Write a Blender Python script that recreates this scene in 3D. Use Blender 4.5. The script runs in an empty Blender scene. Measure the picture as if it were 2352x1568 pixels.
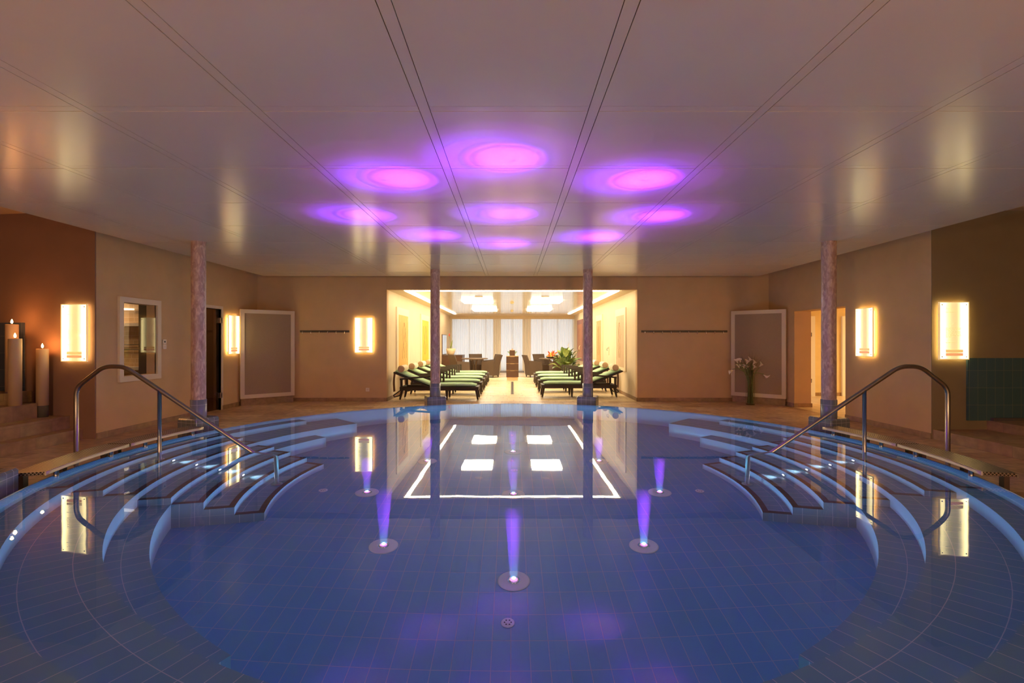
import bpy, bmesh, math, random
from mathutils import Vector, Matrix
random.seed(7)
S = bpy.context.scene
COL = S.collection
PI = math.pi
R = math.radians

# ------------------------------------------------------------------ render look
S.view_settings.view_transform = 'Standard'
S.view_settings.look = 'None'
S.view_settings.gamma = 1.0
S.view_settings.exposure = 0.0
S.view_settings.use_curve_mapping = False
cy = S.cycles
cy.use_denoising = True
cy.max_bounces = 10
cy.diffuse_bounces = 7
cy.glossy_bounces = 4
cy.transmission_bounces = 6
cy.transparent_max_bounces = 10
cy.volume_bounces = 0
cy.caustics_refractive = True
cy.caustics_reflective = True
cy.blur_glossy = 0.5
cy.sample_clamp_indirect = 12.0
cy.use_adaptive_sampling = True
cy.adaptive_threshold = 0.04

# ------------------------------------------------------------------ materials
def new_mat(name):
    m = bpy.data.materials.new(name)
    m.use_nodes = True
    nt = m.node_tree
    return m, nt, nt.nodes['Principled BSDF']

def pbr(name, col, rough=.5, metal=0., spec=.5, noise=0., nscale=8., bump=0., bscale=60., sss=0., sheen=0., stretch=None):
    """plain material with soft procedural variation of colour and an optional fine bump"""
    m, nt, b = new_mat(name)
    b.inputs['Base Color'].default_value = (*col, 1)
    b.inputs['Roughness'].default_value = rough
    b.inputs['Metallic'].default_value = metal
    b.inputs['Specular IOR Level'].default_value = spec
    if sss:
        b.inputs['Subsurface Weight'].default_value = sss
        b.inputs['Subsurface Radius'].default_value = (.06, .03, .015)
    if sheen:
        b.inputs['Sheen Weight'].default_value = sheen
    tc = nt.nodes.new('ShaderNodeTexCoord')
    src = tc.outputs['Object']
    if stretch:
        mp = nt.nodes.new('ShaderNodeMapping')
        mp.inputs['Scale'].default_value = stretch
        nt.links.new(src, mp.inputs[0])
        src = mp.outputs[0]
    if noise:
        n = nt.nodes.new('ShaderNodeTexNoise')
        n.inputs['Scale'].default_value = nscale
        n.inputs['Detail'].default_value = 4
        nt.links.new(src, n.inputs['Vector'])
        r = nt.nodes.new('ShaderNodeValToRGB')
        r.color_ramp.elements[0].position = .3
        r.color_ramp.elements[1].position = .7
        r.color_ramp.elements[0].color = (*[c * (1 - noise) for c in col], 1)
        r.color_ramp.elements[1].color = (*[min(1, c * (1 + noise)) for c in col], 1)
        nt.links.new(n.outputs['Fac'], r.inputs['Fac'])
        nt.links.new(r.outputs['Color'], b.inputs['Base Color'])
    if bump:
        n2 = nt.nodes.new('ShaderNodeTexNoise')
        n2.inputs['Scale'].default_value = bscale
        n2.inputs['Detail'].default_value = 3
        nt.links.new(src, n2.inputs['Vector'])
        bp = nt.nodes.new('ShaderNodeBump')
        bp.inputs['Strength'].default_value = bump
        bp.inputs['Distance'].default_value = .01
        nt.links.new(n2.outputs['Fac'], bp.inputs['Height'])
        nt.links.new(bp.outputs['Normal'], b.inputs['Normal'])
    return m

def tiles(name, cols, size, grout, gw=.004, rough=.3, stagger=0., off=(0, 0), streak=0., spec=.5):
    """tiles laid out in metres over the mesh's UV map, every tile with its own colour"""
    m, nt, b = new_mat(name)
    N, L = nt.nodes.new, nt.links.new
    b.inputs['Roughness'].default_value = rough
    b.inputs['Specular IOR Level'].default_value = spec
    uv = N('ShaderNodeUVMap')
    sp = N('ShaderNodeSeparateXYZ')
    L(uv.outputs[0], sp.inputs[0])
    def math_(op, a, c=None):
        n = N('ShaderNodeMath')
        n.operation = op
        for i, v in enumerate((a, c)):
            if v is None:
                continue
            if hasattr(v, 'links'):
                L(v, n.inputs[i])
            else:
                n.inputs[i].default_value = v
        return n.outputs[0]
    v = math_('DIVIDE', math_('SUBTRACT', sp.outputs[1], off[1]), size[1])
    row = math_('FLOOR', v)
    u = math_('DIVIDE', math_('SUBTRACT', sp.outputs[0], off[0]), size[0])
    if stagger:
        w0 = N('ShaderNodeTexWhiteNoise')
        w0.noise_dimensions = '1D'
        L(row, w0.inputs['W'])
        u = math_('ADD', u, math_('MULTIPLY', w0.outputs['Value'], stagger))
    cu = math_('FLOOR', u)
    cb = N('ShaderNodeCombineXYZ')
    L(cu, cb.inputs[0])
    L(row, cb.inputs[1])
    wn = N('ShaderNodeTexWhiteNoise')
    wn.noise_dimensions = '2D'
    L(cb.outputs[0], wn.inputs['Vector'])
    rp = N('ShaderNodeValToRGB')
    cr = rp.color_ramp
    while len(cr.elements) < len(cols):
        cr.elements.new(.5)
    for i, c in enumerate(cols):
        cr.elements[i].position = i / max(1, len(cols) - 1)
        cr.elements[i].color = (*c, 1)
    L(wn.outputs['Value'], rp.inputs['Fac'])
    colour = rp.outputs['Color']
    if streak:
        ns = N('ShaderNodeTexNoise')
        ns.inputs['Scale'].default_value = 9
        ns.inputs['Detail'].default_value = 6
        L(uv.outputs[0], ns.inputs['Vector'])
        mx = N('ShaderNodeMix')
        mx.data_type = 'RGBA'
        mx.blend_type = 'MULTIPLY'
        mx.inputs[0].default_value = streak
        r2 = N('ShaderNodeValToRGB')
        r2.color_ramp.elements[0].color = (.55, .5, .45, 1)
        r2.color_ramp.elements[0].position = .3
        r2.color_ramp.elements[1].color = (1.3, 1.25, 1.2, 1)
        r2.color_ramp.elements[1].position = .7
        L(ns.outputs['Fac'], r2.inputs[0])
        L(colour, mx.inputs[6])
        L(r2.outputs[0], mx.inputs[7])
        colour = mx.outputs[2]
    def edge(t, s):
        f = math_('FRACT', t)
        d = math_('MINIMUM', f, math_('SUBTRACT', 1.0, f))
        return math_('LESS_THAN', math_('MULTIPLY', d, s), gw / 2)
    g = math_('MAXIMUM', edge(u, size[0]), edge(v, size[1]))
    mg = N('ShaderNodeMix')
    mg.data_type = 'RGBA'
    L(g, mg.inputs[0])
    L(colour, mg.inputs[6])
    mg.inputs[7].default_value = (*grout, 1)
    L(mg.outputs[2], b.inputs['Base Color'])
    rr = math_('ADD', math_('MULTIPLY', g, .4), rough)
    L(rr, b.inputs['Roughness'])
    return m

def emit(name, col, strength):
    m, nt, b = new_mat(name)
    b.inputs['Base Color'].default_value = (.8, .8, .8, 1)
    b.inputs['Emission Color'].default_value = (*col, 1)
    b.inputs['Emission Strength'].default_value = strength
    return m

def pane_mat(name, tint=(1, 1, 1), ior=1.5):
    """thin sheet of window glass: looks straight through and mirrors at grazing angles"""
    m = bpy.data.materials.new(name)
    m.use_nodes = True
    nt = m.node_tree
    nt.nodes.clear()
    o = nt.nodes.new('ShaderNodeOutputMaterial')
    t = nt.nodes.new('ShaderNodeBsdfTransparent')
    t.inputs[0].default_value = (*tint, 1)
    g = nt.nodes.new('ShaderNodeBsdfGlossy')
    g.inputs['Roughness'].default_value = .0
    f = nt.nodes.new('ShaderNodeLayerWeight')
    f.inputs['Blend'].default_value = .5
    pw = nt.nodes.new('ShaderNodeMath')
    pw.operation = 'POWER'
    pw.inputs[1].default_value = 5.
    nt.links.new(f.outputs['Facing'], pw.inputs[0])
    mu = nt.nodes.new('ShaderNodeMath')
    mu.operation = 'MULTIPLY_ADD'
    mu.inputs[1].default_value = .9
    mu.inputs[2].default_value = .045
    mu.use_clamp = True
    mx = nt.nodes.new('ShaderNodeMixShader')
    nt.links.new(pw.outputs[0], mu.inputs[0])
    nt.links.new(mu.outputs[0], mx.inputs[0])
    nt.links.new(t.outputs[0], mx.inputs[1])
    nt.links.new(g.outputs[0], mx.inputs[2])
    nt.links.new(mx.outputs[0], o.inputs[0])
    return m

def glass_mat(name, col=(1, 1, 1), ior=1.45, rough=0.):
    m = bpy.data.materials.new(name)
    m.use_nodes = True
    nt = m.node_tree
    nt.nodes.clear()
    o = nt.nodes.new('ShaderNodeOutputMaterial')
    g = nt.nodes.new('ShaderNodeBsdfGlass')
    g.inputs['Color'].default_value = (*col, 1)
    g.inputs['IOR'].default_value = ior
    g.inputs['Roughness'].default_value = rough
    nt.links.new(g.outputs[0], o.inputs[0])
    return m

def sheer_mat(name, col, clear):
    m = bpy.data.materials.new(name)
    m.use_nodes = True
    nt = m.node_tree
    nt.nodes.clear()
    o = nt.nodes.new('ShaderNodeOutputMaterial')
    t = nt.nodes.new('ShaderNodeBsdfTransparent')
    tl = nt.nodes.new('ShaderNodeBsdfTranslucent')
    tl.inputs[0].default_value = (*col, 1)
    d = nt.nodes.new('ShaderNodeBsdfDiffuse')
    d.inputs[0].default_value = (*col, 1)
    m1 = nt.nodes.new('ShaderNodeMixShader')
    m1.inputs[0].default_value = .5
    m2 = nt.nodes.new('ShaderNodeMixShader')
    m2.inputs[0].default_value = clear
    nt.links.new(tl.outputs[0], m1.inputs[1])
    nt.links.new(d.outputs[0], m1.inputs[2])
    nt.links.new(m1.outputs[0], m2.inputs[1])
    nt.links.new(t.outputs[0], m2.inputs[2])
    nt.links.new(m2.outputs[0], o.inputs[0])
    return m

def grate_mat(name, col):
    """pressed steel sheet with a raised diamond grid"""
    m, nt, b = new_mat(name)
    N, L = nt.nodes.new, nt.links.new
    uv = N('ShaderNodeUVMap')
    mp = N('ShaderNodeMapping')
    mp.inputs['Rotation'].default_value = (0, 0, R(45))
    L(uv.outputs[0], mp.inputs[0])
    br = N('ShaderNodeTexBrick')
    br.offset = 0
    br.inputs['Scale'].default_value = 50.
    br.inputs['Mortar Size'].default_value = .16
    br.inputs['Mortar Smooth'].default_value = .4
    br.inputs['Brick Width'].default_value = 1.
    br.inputs['Row Height'].default_value = 1.
    br.inputs['Color1'].default_value = (*[c * .22 for c in col], 1)
    br.inputs['Color2'].default_value = (*[c * .30 for c in col], 1)
    br.inputs['Mortar'].default_value = (*[min(1, c * 1.9) for c in col], 1)
    L(mp.outputs[0], br.inputs['Vector'])
    L(br.outputs['Color'], b.inputs['Base Color'])
    b.inputs['Metallic'].default_value = .9
    b.inputs['Roughness'].default_value = .35
    bp = N('ShaderNodeBump')
    bp.inputs['Strength'].default_value = .9
    bp.inputs['Distance'].default_value = .006
    L(br.outputs['Fac'], bp.inputs['Height'])
    L(bp.outputs['Normal'], b.inputs['Normal'])
    return m

WALL = (.64, .435, .235)
M = {}
M['plaster'] = pbr('cream_plaster', WALL, .85, spec=.2, noise=.04, nscale=3, bump=.25, bscale=180)
M['plaster_red'] = pbr('dimmed_rose_plaster', (.30, .17, .115), .85, spec=.2, noise=.05, nscale=3, bump=.25, bscale=180)  # rose tone, darkened to carry the alcove's dim light
M['plaster_olive'] = pbr('dimmed_olive_plaster', (.27, .205, .115), .85, spec=.2, noise=.05, nscale=3, bump=.25, bscale=180)  # olive tone with the alcove's dimness put into the colour
M['lounge'] = pbr('lounge_plaster', (.74, .61, .42), .8, spec=.2, noise=.03, nscale=3)
M['hall'] = pbr('hall_plaster', (.82, .66, .36), .8, spec=.2, noise=.06, nscale=3)
M['white_paint'] = pbr('warm_white_paint', (.72, .60, .46), .45)
M['fabric'] = pbr('grey_beige_fabric', (.38, .28, .19), .95, spec=.1, noise=.08, nscale=120, bump=.3, bscale=400)
M['metal_ceiling'] = pbr('painted_metal', (.68, .565, .455), .24, spec=.55, noise=.02, nscale=2, bump=.05, bscale=3)
M['lounge_ceiling'] = pbr('cream_ceiling_metal', (.95, .89, .79), .15, metal=.6, spec=.6)
M['ceiling_back'] = pbr('dark_void', (.10, .08, .06), .9)
M['stone'] = tiles('quartzite_tiles', [(.34, .19, .09), (.52, .34, .19), (.45, .28, .15), (.60, .44, .28), (.40, .24, .12)], (.42, .28), (.28, .19, .11), .006, .38, stagger=1., streak=.7)
M['stone_lounge'] = tiles('lightened_stone_tiles', [(.64, .48, .27), (.78, .63, .40), (.71, .56, .33), (.82, .69, .47)], (.42, .28), (.45, .33, .18), .006, .32, stagger=1., streak=.45)  # paler copy of the deck stone, lightened for more bounce light
M['stone_step'] = tiles('sandstone_slabs', [(.30, .18, .09), (.37, .24, .13), (.32, .185, .10), (.35, .25, .12)], (.46, .30), (.26, .17, .1), .005, .5, stagger=1., streak=.6)  # darkened to put the dim alcove light into the stone
PB = (.16, .30, .50)
M['pool_tile'] = tiles('blue_pool_tiles', [(.095, .285, .47), (.10, .295, .48), (.105, .30, .485)], (.128, .2545), (.30, .33, .40), .0045, .25, off=(-.008, 3.2125 - .2545 * 20))
M['pool_tread'] = tiles('blue_tread_tiles', [(.145, .255, .33), (.15, .265, .34), (.155, .275, .35)], (.128, .2545), (.46, .40, .44), .0045, .25)
M['pool_riser'] = tiles('pale_blue_riser_tiles', [(.54, .68, .79), (.56, .70, .81)], (.128, .2545), (.5, .62, .78), .003, .2)
M['pool_side'] = tiles('teal_side_tiles', [(.20, .33, .40), (.23, .36, .42), (.22, .34, .41)], (.128, .40), (.55, .58, .58), .0045, .25)
M['nosing'] = tiles('brown_nosing_tiles', [(.060, .036, .058), (.072, .042, .064)], (.128, 5.), (.20, .13, .15), .004, .3)
M['rim'] = tiles('blue_rim_tiles', [(.30, .48, .68), (.33, .51, .71)], (.128, 9.), (.5, .6, .72), .004, .2)
M['blue_tile'] = tiles('blue_column_tiles', [(.16, .175, .19), (.18, .19, .205), (.15, .16, .18)], (.098, .245), (.42, .40, .38), .005, .18)
M['teal_wall_tile'] = tiles('dark_teal_tiles', [(.060, .125, .135), (.070, .135, .145)], (.125, .25), (.17, .18, .13), .004, .25)
M['navy_wall_tile'] = tiles('dark_blue_tiles', [(.06, .075, .11), (.07, .085, .12)], (.25, .25), (.13, .13, .15), .004, .25)
M['brick_tile'] = tiles('tan_wall_tiles', [(.56, .36, .19), (.62, .41, .23)], (.20, .085), (.72, .56, .38), .008, .5, stagger=.5)
M['mosaic'] = tiles('grey_mosaic', [(.25, .22, .2), (.5, .45, .4), (.35, .3, .27)], (.03, .03), (.5, .45, .4), .004, .4)
M['steel'] = pbr('brushed_steel', (.42, .385, .35), .30, metal=1.)
M['steel_dark'] = pbr('dull_steel', (.28, .25, .22), .4, metal=1.)
M['bar_steel'] = pbr('dark_bar_steel', (.12, .10, .08), .45, metal=.7)
M['chrome'] = pbr('polished_chrome', (.8, .78, .75), .12, metal=1.)
M['grating'] = grate_mat('steel_grating', (.26, .20, .15))
M['gutter'] = pbr('gutter_grating', (.20, .15, .06), .55, bump=1.0, bscale=90, spec=.3)
M['dark'] = pbr('dark_interior', (.05, .035, .022), .7)
M['wax'] = pbr('candle_wax', (.58, .39, .23), .55, sss=.25)
M['wick'] = pbr('black_wick', (.02, .02, .02), .9)
M['flame'] = emit('candle_flame', (1., .52, .16), 55.)
M['wicker_dark'] = pbr('dark_wicker', (.045, .028, .016), .55, bump=.7, bscale=220)
M['wicker'] = pbr('brown_wicker', (.095, .058, .034), .6, noise=.12, nscale=90, bump=.8, bscale=200)
M['green'] = pbr('green_cushion', (.42, .62, .38), .9, spec=.2, noise=.08, nscale=30)
M['towel'] = pbr('cream_towelling', (.86, .76, .58), .95, spec=.1, bump=.5, bscale=300)
M['towel_end'] = pbr('rolled_towel_end', (.62, .45, .28), .95, spec=.1)
M['strap'] = pbr('brown_strap', (.22, .11, .05), .8)
M['wood'] = pbr('walnut_veneer', (.095, .042, .020), .4, noise=.22, nscale=7, stretch=(1, 1, 14))
M['wood_line'] = pbr('light_joint', (.70, .46, .24), .5)
M['table_wood'] = pbr('brown_table', (.17, .11, .065), .35, noise=.1, nscale=10)
M['ceramic'] = pbr('cream_ceramic', (.85, .68, .45), .4)
M['leaf'] = pbr('plant_leaf', (.12, .19, .035), .4, noise=.35, nscale=14)
M['leaf_light'] = pbr('pale_leaf', (.32, .38, .10), .45, noise=.25, nscale=14)
M['stem'] = pbr('green_stem', (.20, .25, .08), .5, noise=.25, nscale=25)
M['grass'] = pbr('thin_grass', (.15, .14, .05), .6)
M['calla'] = pbr('white_spathe', (.88, .78, .66), .5, noise=.05, nscale=20)
M['spadix'] = pbr('yellow_spadix', (.75, .5, .1), .6)
M['petal_red'] = pbr('red_bract', (.72, .07, .02), .5)
M['fruit_red'] = pbr('red_fruit', (.70, .13, .03), .35, noise=.25, nscale=20)
M['fruit_orange'] = pbr('orange_fruit', (.85, .35, .05), .4, noise=.15, nscale=20)
M['soil'] = pbr('dark_soil', (.06, .035, .02), .95, bump=.8, bscale=60)
M['plastic'] = pbr('white_plastic', (.80, .72, .62), .35)
M['black'] = pbr('black_rubber', (.02, .02, .02), .6)
M['mirror'] = pbr('mirror_glass', (.78, .82, .88), .03, metal=1.)
M['mat'] = pbr('grey_mat', (.26, .24, .25), .95, bump=.6, bscale=250)
M['drape'] = sheer_mat('beige_drape', (.86, .72, .50), .0)
M['sheer'] = sheer_mat('sheer_white', (.90, .92, .95), .10)
M['pane'] = pane_mat('window_pane')
M['door_glass'] = pane_mat('smoked_door_glass', (.50, .42, .34))
M['vase_glass'] = pane_mat('clear_vase_glass', (.90, .95, .88))
M['bowl_glass'] = pane_mat('pale_bowl_glass', (.80, .84, .70))
M['water'] = glass_mat('pool_water', (.93, .97, 1.), 1.33)
def ripple(m):
    nt = m.node_tree
    N, L = nt.nodes.new, nt.links.new
    g = [n for n in nt.nodes if n.type == 'BSDF_GLASS'][0]
    tc = N('ShaderNodeTexCoord')
    mp = N('ShaderNodeMapping')
    mp.inputs['Scale'].default_value = (1., .55, 1.)
    L(tc.outputs['Object'], mp.inputs[0])
    n1 = N('ShaderNodeTexNoise')
    n1.inputs['Scale'].default_value = 2.2
    n1.inputs['Detail'].default_value = 2.
    L(mp.outputs[0], n1.inputs['Vector'])
    bp = N('ShaderNodeBump')
    bp.inputs['Strength'].default_value = .045
    bp.inputs['Distance'].default_value = .02
    L(n1.outputs['Fac'], bp.inputs['Height'])
    L(bp.outputs['Normal'], g.inputs['Normal'])
ripple(M['water'])
M['lamp_white'] = emit('ceiling_lamp_diffuser', (1., .86, .63), 26.)
M['lamp_soft'] = emit('soft_tube', (1., .85, .6), 1.6)
M['cove'] = emit('cove_light', (1., .84, .58), 16.)
M['pool_lens'] = emit('violet_lens', (1., .14, 1.), 2.4)
M['step_lens'] = emit('white_lens', (.85, .9, 1.), 14.)
M['flange'] = pbr('cream_flange', (.62, .64, .60), .45)
M['frame_white'] = pbr('window_frame_white', (.85, .82, .76), .4)
M['terrace'] = pbr('pale_terrace', (.85, .85, .83), .8)
M['door_wood'] = pbr('hall_door', (.62, .36, .17), .5, noise=.08, nscale=6, stretch=(6, 6, .5))

def marble(name):
    m, nt, b = new_mat(name)
    N, L = nt.nodes.new, nt.links.new
    tc = N('ShaderNodeTexCoord')
    mp = N('ShaderNodeMapping')
    mp.inputs['Rotation'].default_value = (.5, .35, .2)
    mp.inputs['Scale'].default_value = (13, 13, 5.5)
    L(tc.outputs['Object'], mp.inputs[0])
    n = N('ShaderNodeTexNoise')
    n.inputs['Scale'].default_value = 1.6
    n.inputs['Detail'].default_value = 8
    n.inputs['Distortion'].default_value = 1.2
    L(mp.outputs[0], n.inputs['Vector'])
    r = N('ShaderNodeValToRGB')
    cr = r.color_ramp
    cr.elements[0].position, cr.elements[0].color = .28, (.36, .20, .16, 1)
    cr.elements[1].position, cr.elements[1].color = .75, (.74, .50, .38, 1)
    e = cr.elements.new(.5)
    e.color = (.50, .31, .25, 1)
    L(n.outputs['Fac'], r.inputs[0])
    L(r.outputs[0], b.inputs['Base Color'])
    b.inputs['Roughness'].default_value = .38
    b.inputs['Specular IOR Level'].default_value = .35
    return m
M['marble'] = marble('rose_marble')

def beam_mat():
    m = bpy.data.materials.new('lit_water')
    m.use_nodes = True
    nt = m.node_tree
    nt.nodes.clear()
    o = nt.nodes.new('ShaderNodeOutputMaterial')
    v = nt.nodes.new('ShaderNodeVolumeScatter')
    v.inputs['Color'].default_value = (.8, .8, .9, 1)
    v.inputs['Anisotropy'].default_value = 0.
    tc = nt.nodes.new('ShaderNodeTexCoord')
    sp = nt.nodes.new('ShaderNodeSeparateXYZ')
    mr = nt.nodes.new('ShaderNodeMapRange')
    mr.inputs['From Min'].default_value = 0.
    mr.inputs['From Max'].default_value = 1.35
    mr.inputs['To Min'].default_value = .75
    mr.inputs['To Max'].default_value = .0
    nt.links.new(tc.outputs['Object'], sp.inputs[0])
    nt.links.new(sp.outputs[2], mr.inputs[0])
    nt.links.new(mr.outputs[0], v.inputs['Density'])
    nt.links.new(v.outputs[0], o.inputs['Volume'])
    return m
M['beam'] = beam_mat()

def sign_mat(name, bright_left, bright_right, k=1.0):
    """back-lit sheet: tube light along either long edge painted into the emission"""
    m, nt, b = new_mat(name)
    N, L = nt.nodes.new, nt.links.new
    uv = N('ShaderNodeUVMap')
    sp = N('ShaderNodeSeparateXYZ')
    L(uv.outputs[0], sp.inputs[0])
    r = N('ShaderNodeValToRGB')
    cr = r.color_ramp
    cr.interpolation = 'B_SPLINE'
    pts = [(0., .25 * bright_left), (.06, 1.0 * bright_left), (.16, .7 * bright_left), (.32, .092), (.55, .070), (.70, .092), (.86, .7 * bright_right), (.94, 1. * bright_right), (1., .25 * bright_right)]  # bright bands in the emission stand in for tubes behind the sheet
    while len(cr.elements) < len(pts):
        cr.elements.new(.5)
    for e, (p, v) in zip(cr.elements, pts):
        e.position = p
        e.color = (v, v, v, 1)
    L(sp.outputs[0], r.inputs[0])
    mu = N('ShaderNodeMath')
    mu.operation = 'MULTIPLY'
    mu.inputs[1].default_value = 10. * k
    L(r.outputs[0], mu.inputs[0])
    L(mu.outputs[0], b.inputs['Emission Strength'])
    b.inputs['Emission Color'].default_value = (1., .78, .33, 1)
    b.inputs['Base Color'].default_value = (.85, .8, .65, 1)
    b.inputs['Roughness'].default_value = .15
    return m
M['sign_glow'] = emit('halo_glow', (1., .60, .18), 5.)
M['print'] = emit('grey_print', (.85, .60, .20), .62)
M['print_yellow'] = emit('amber_print', (1., .58, .14), .75)
M['print_red'] = emit('red_print', (1., .33, .10), .75)
M['acrylic'] = pbr('acrylic_edge', (.80, .62, .34), .2)
M['frame_glow'] = emit('emissive_acrylic', (1., .58, .16), .55)  # glow of the backlit frame put in as emission

def art_mat(name, base, dark, light, scale=3.):
    m, nt, b = new_mat(name)
    N, L = nt.nodes.new, nt.links.new
    uv = N('ShaderNodeUVMap')
    mp = N('ShaderNodeMapping')
    mp.inputs['Scale'].default_value = (3.2, 1.1, 1)
    L(uv.outputs[0], mp.inputs[0])
    n = N('ShaderNodeTexNoise')
    n.inputs['Scale'].default_value = scale
    n.inputs['Detail'].default_value = 7
    n.inputs['Distortion'].default_value = 1.8
    L(mp.outputs[0], n.inputs['Vector'])
    r = N('ShaderNodeValToRGB')
    cr = r.color_ramp
    cr.elements[0].position, cr.elements[0].color = .30, (*dark, 1)
    cr.elements[1].position, cr.elements[1].color = .72, (*light, 1)
    e = cr.elements.new(.40)
    e.color = (*base, 1)
    e = cr.elements.new(.62)
    e.color = (*base, 1)
    L(n.outputs['Fac'], r.inputs[0])
    L(r.outputs[0], b.inputs['Base Color'])
    b.inputs['Roughness'].default_value = .6
    return m

# ------------------------------------------------------------------ mesh builder
class MB:
    def __init__(s):
        s.v, s.f, s.uv, s.mi, s.sm = [], [], [], [], []
    def face(s, pts, uv=None, mi=0, smooth=False):
        pts = [Vector(p) for p in pts]
        i = len(s.v)
        s.v += pts
        s.f.append(list(range(i, i + len(pts))))
        if uv is None:
            n = (pts[1] - pts[0]).cross(pts[-1] - pts[0])
            a = [abs(c) for c in n]
            if a[2] >= a[0] and a[2] >= a[1]:
                uv = [(p.x, p.y) for p in pts]
            elif a[0] >= a[1]:
                uv = [(p.y, p.z) for p in pts]
            else:
                uv = [(p.x, p.z) for p in pts]
        s.uv.append(uv)
        s.mi.append(mi)
        s.sm.append(smooth)
    def hexa(s, b, t, mi=0):
        """four bottom points and four top points, both counter-clockwise seen from above"""
        s.face(b[::-1], mi=mi)
        s.face(t, mi=mi)
        for k in range(4):
            j = (k + 1) % 4
            s.face([b[k], b[j], t[j], t[k]], mi=mi)
        return s
    def box(s, x0, x1, y0, y1, z0, z1, mi=0):
        return s.hexa([(x0, y0, z0), (x1, y0, z0), (x1, y1, z0), (x0, y1, z0)], [(x0, y0, z1), (x1, y0, z1), (x1, y1, z1), (x0, y1, z1)], mi)
    def grid(s, fn, nu, nv, mi=0, smooth=True, closed_u=False, uvs=None):
        """surface fn(i, j) -> point, shared vertices"""
        base = len(s.v)
        P = [[Vector(fn(i, j)) for j in range(nv)] for i in range(nu)]
        for i in range(nu):
            s.v += P[i]
        for i in range(nu if closed_u else nu - 1):
            i2 = (i + 1) % nu
            for j in range(nv - 1):
                q = [base + i * nv + j, base + i2 * nv + j, base + i2 * nv + j + 1, base + i * nv + j + 1]
                s.f.append(q)
                if uvs:
                    s.uv.append([uvs(i, j), uvs(i + 1, j), uvs(i + 1, j + 1), uvs(i, j + 1)])
                else:
                    s.uv.append([(i / nu, j / nv), ((i + 1) / nu, j / nv), ((i + 1) / nu, (j + 1) / nv), (i / nu, (j + 1) / nv)])
                s.mi.append(mi)
                s.sm.append(smooth)
        return base
    def tube(s, path, r, n=12, caps=True, mi=0, smooth=True):
        path = [Vector(p) for p in path]
        rs = r if isinstance(r, (list, tuple)) else [r] * len(path)
        up = None
        rings = []
        for i, p in enumerate(path):
            d = (path[min(i + 1, len(path) - 1)] - path[max(i - 1, 0)]).normalized()
            if up is None:
                a = Vector((0, 0, 1)) if abs(d.z) < .9 else Vector((1, 0, 0))
                up = (a - d * a.dot(d)).normalized()
            else:
                up = (up - d * up.dot(d)).normalized()
            w = d.cross(up)
            rings.append([p + (up * math.cos(2 * PI * k / n) + w * math.sin(2 * PI * k / n)) * rs[i] for k in range(n)])
        b = s.grid(lambda i, j: rings[j][i], n, len(path), mi, smooth, closed_u=True)
        m = len(path)
        if caps:
            for j, rev in ((0, 1), (m - 1, 0)):
                q = [b + i * m + j for i in range(n)]
                s.f.append(q if rev else q[::-1])
                s.uv.append([(0, 0)] * n)
                s.mi.append(mi)
                s.sm.append(False)
        return s
    def lathe(s, prof, n=24, c=(0, 0, 0), mi=0, smooth=True, caps=True):
        """profile of (radius, height) turned about a vertical axis"""
        c = Vector(c)
        m = len(prof)
        rad = max(p[0] for p in prof)
        b = s.grid(lambda i, j: c + Vector((prof[j][0] * math.cos(2 * PI * i / n), prof[j][0] * math.sin(2 * PI * i / n), prof[j][1])), n, m, mi, smooth, closed_u=True,
                   uvs=lambda i, j: (2 * PI * i / n * rad, prof[j][1]))
        if caps:
            for j, rev in ((0, 1), (m - 1, 0)):
                if prof[j][0] > 1e-5:
                    q = [b + i * m + j for i in range(n)]
                    s.f.append(q[::-1] if rev else q)
                    s.uv.append([(0, 0)] * n)
                    s.mi.append(mi)
                    s.sm.append(False)
        return s
    def sphere(s, c, r, n=12, m=8, mi=0, sq=(1, 1, 1)):
        c = Vector(c)
        s.grid(lambda i, j: c + Vector((r * sq[0] * math.sin(PI * j / (m - 1)) * math.cos(2 * PI * i / n), r * sq[1] * math.sin(PI * j / (m - 1)) * math.sin(2 * PI * i / n), -r * sq[2] * math.cos(PI * j / (m - 1)))), n, m, mi, True, closed_u=True)
        return s
    def arc(s, r0, r1, a0, a1, z0, z1, n=48, mats=(0, 1, 2), inner=True, ends=True, outer=False, c=None, top=True):
        """block between two radii and two angles; mats: top, inner face, end faces"""
        cx, cyy = c or PC
        P = lambda r, a, z: Vector((cx + r * math.cos(a), cyy + r * math.sin(a), z))
        A = [a0 + (a1 - a0) * i / n for i in range(n + 1)]
        rm = (r0 + r1) / 2
        for i in range(n):
            a, b = A[i], A[i + 1]
            if top:
                s.face([P(r0, a, z1), P(r1, a, z1), P(r1, b, z1), P(r0, b, z1)], [(r0, a * rm), (r1, a * rm), (r1, b * rm), (r0, b * rm)] if False else [(a * rm, r0), (a * rm, r1), (b * rm, r1), (b * rm, r0)], mats[0])
            if inner:
                s.face([P(r0, a, z0), P(r0, a, z1), P(r0, b, z1), P(r0, b, z0)], [(a * r0, z0), (a * r0, z1), (b * r0, z1), (b * r0, z0)], mats[1], True)
            if outer:
                s.face([P(r1, b, z0), P(r1, b, z1), P(r1, a, z1), P(r1, a, z0)], [(b * r1, z0), (b * r1, z1), (a * r1, z1), (a * r1, z0)], mats[1], True)
        if ends:
            for a, rev in ((a0, 0), (a1, 1)):
                q = [P(r0, a, z0), P(r1, a, z0), P(r1, a, z1), P(r0, a, z1)]
                u = [(r0, z0), (r1, z0), (r1, z1), (r0, z1)]
                s.face(q[::-1] if rev else q, u[::-1] if rev else u, mats[2])
        return s
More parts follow.
